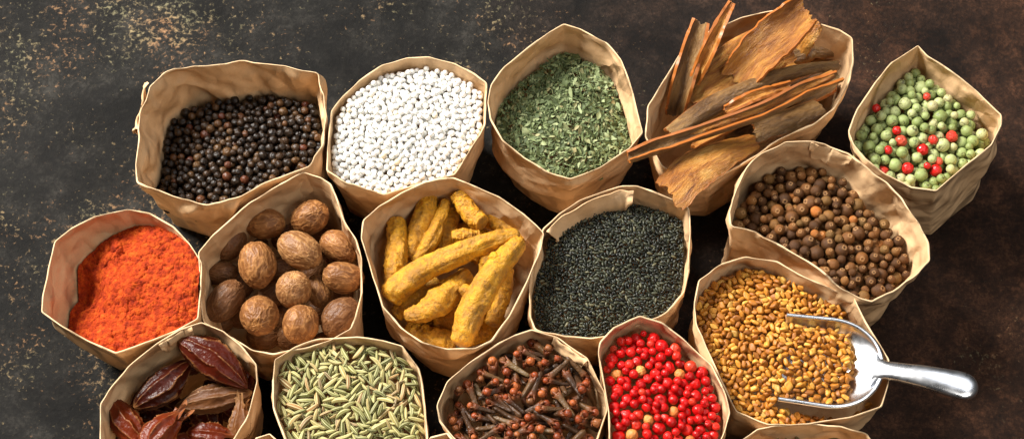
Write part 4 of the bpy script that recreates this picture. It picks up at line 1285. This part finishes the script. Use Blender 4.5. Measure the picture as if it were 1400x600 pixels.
bark([(960, 104, -.006, 18), (1005, 70, .002, 20), (1055, 42, .004, 16)], 'flat orange brown bark piece behind the broad golden plate', 2, curl=.5, side=-1)
bark([(950, 112, -.004, 7), (968, 72, .010, 9), (985, 35, .016, 7), (1001, 4, .020, 4)], 'thin curled bark sliver pointing up beyond the rim', 3, curl=1.0, side=1)
bark([(922, 158, -.020, 14), (935, 110, -.004, 15), (948, 66, .006, 14), (958, 32, .010, 11)], 'olive grey bark strip with orange edges leaning on the left rim', 4, curl=.9, side=1, mat=1)
bark([(948, 140, -.010, 18), (980, 112, -.004, 20), (1014, 90, -.001, 16)], 'short flat brown bark piece in the middle behind the long strips', 5, curl=.4, side=-1)
bark([(1040, 106, -.004, 9), (1055, 95, -.002, 10), (1072, 84, -.002, 6)], 'small orange bark chip below the broad golden plate', 6, curl=.4)
bark([(1088, 72, -.022, 12), (1120, 62, -.018, 14), (1158, 60, -.016, 10)], 'dark grey bark roll in the shade at the back right', 7, curl=1.3, side=-1, mat=1)
bark([(1092, 68, -.012, 12), (1108, 45, .000, 12), (1117, 30, .002, 9)], 'small orange brown bark piece beside the broad plate on its right', 8, curl=.6, side=-1)
bark([(918, 186, .006, 13), (965, 150, .006, 13), (1019, 122, .004, 11), (1085, 98, .000, 8), (1148, 88, -.004, 5)], 'long olive brown bark strip crossing the bag above the other long one', 9, curl=.9, side=-1, mat=1, roll=.3)
bark([(992, 152, .004, 6), (1035, 132, .004, 8), (1080, 118, .001, 5)], 'short narrow orange bark strip between the two long ones', 10, curl=.8, side=1)
bark([(860, 218, .008, 7), (900, 205, .009, 10), (950, 188, .010, 9), (1040, 158, .009, 10), (1100, 128, .006, 10), (1148, 108, .004, 8)], 'longest grey brown bark strip reaching over the front left rim', 11, curl=1.1, side=1, mat=1, roll=-.2)
bark([(930, 186, .010, 5), (990, 164, .012, 6), (1050, 142, .010, 6), (1140, 100, .006, 5)], 'thin orange edged bark sliver lying along the longest strip', 12, curl=.7, side=-1)
bark([(1028, 182, -.004, 15), (1070, 166, -.004, 18), (1122, 146, -.010, 16)], 'mottled brown bark piece under the longest strip at the front right', 13, curl=.5, side=-1, mat=1)
bark([(918, 262, .004, 28), (948, 232, .006, 30), (985, 210, .005, 24), (1030, 192, -.004, 14)], 'wide orange bark flake hanging over the front rim', 14, curl=.45, side=-1, roll=-.1)
bark([(940, 190, -.020, 24), (1010, 150, -.022, 28), (1090, 120, -.024, 26)], 'dark bark piece lying deep inside below the long strips', 15, curl=.5, side=1)
bark([(1000, 200, -.024, 16), (1060, 150, -.026, 22), (1140, 110, -.024, 20)], 'dark bark piece lying deep at the front right of the bag', 16, curl=.6, side=1, mat=1)
bark([(960, 120, -.026, 24), (1040, 100, -.028, 30), (1130, 70, -.030, 26)], 'dark bark piece lying deep at the back of the bag', 17, curl=.5, side=1)

# ------------------------------------------------------------------ light
def area(name, loc, target, size, power, col):
    d = bpy.data.lights.new(name, 'AREA'); d.shape = 'RECTANGLE'; d.size, d.size_y = size; d.energy = power; d.color = col
    o = bpy.data.objects.new(name, d); COL.objects.link(o); o.location = loc
    o.rotation_euler = (Vector(target) - Vector(loc)).to_track_quat('-Z', 'Y').to_euler()
    return o
area('key_softbox', (-1.15, .80, 1.36), (0.0, 0.0, .06), (.74, .74), 97, (1.0, .955, .89))
area('front_softbox', (.50, -.62, 1.0), (.05, 0, .06), (.7, .5), 3.9, (1.0, .94, .86))
area('added_handle_light', (.50, .36, 1.28), (.2, 0, .06), (1.0, .6), 4.5, (.95, .97, 1.0))  # added lamp, placed to give the steel handle a bright reflection
w = bpy.data.worlds.new('World'); scene.world = w; w.use_nodes = True
bg = w.node_tree.nodes['Background']; bg.inputs[0].default_value = (1, .97, .93, 1); bg.inputs[1].default_value = .022

cd = bpy.data.cameras.new('camera'); cam = bpy.data.objects.new('camera', cd); COL.objects.link(cam)
cd.lens = LENS; cd.sensor_width = 36; cd.sensor_fit = 'HORIZONTAL'; cd.clip_start = .01; cd.clip_end = 50
cam.matrix_world = Matrix(((RGT[0], UPV[0], -FWD[0], CAM[0]), (RGT[1], UPV[1], -FWD[1], CAM[1]), (RGT[2], UPV[2], -FWD[2], CAM[2]), (0, 0, 0, 1)))
scene.camera = cam
scene.view_settings.view_transform = 'Standard'; scene.view_settings.look = 'None'
scene.view_settings.exposure = 0.22; scene.view_settings.gamma = 1
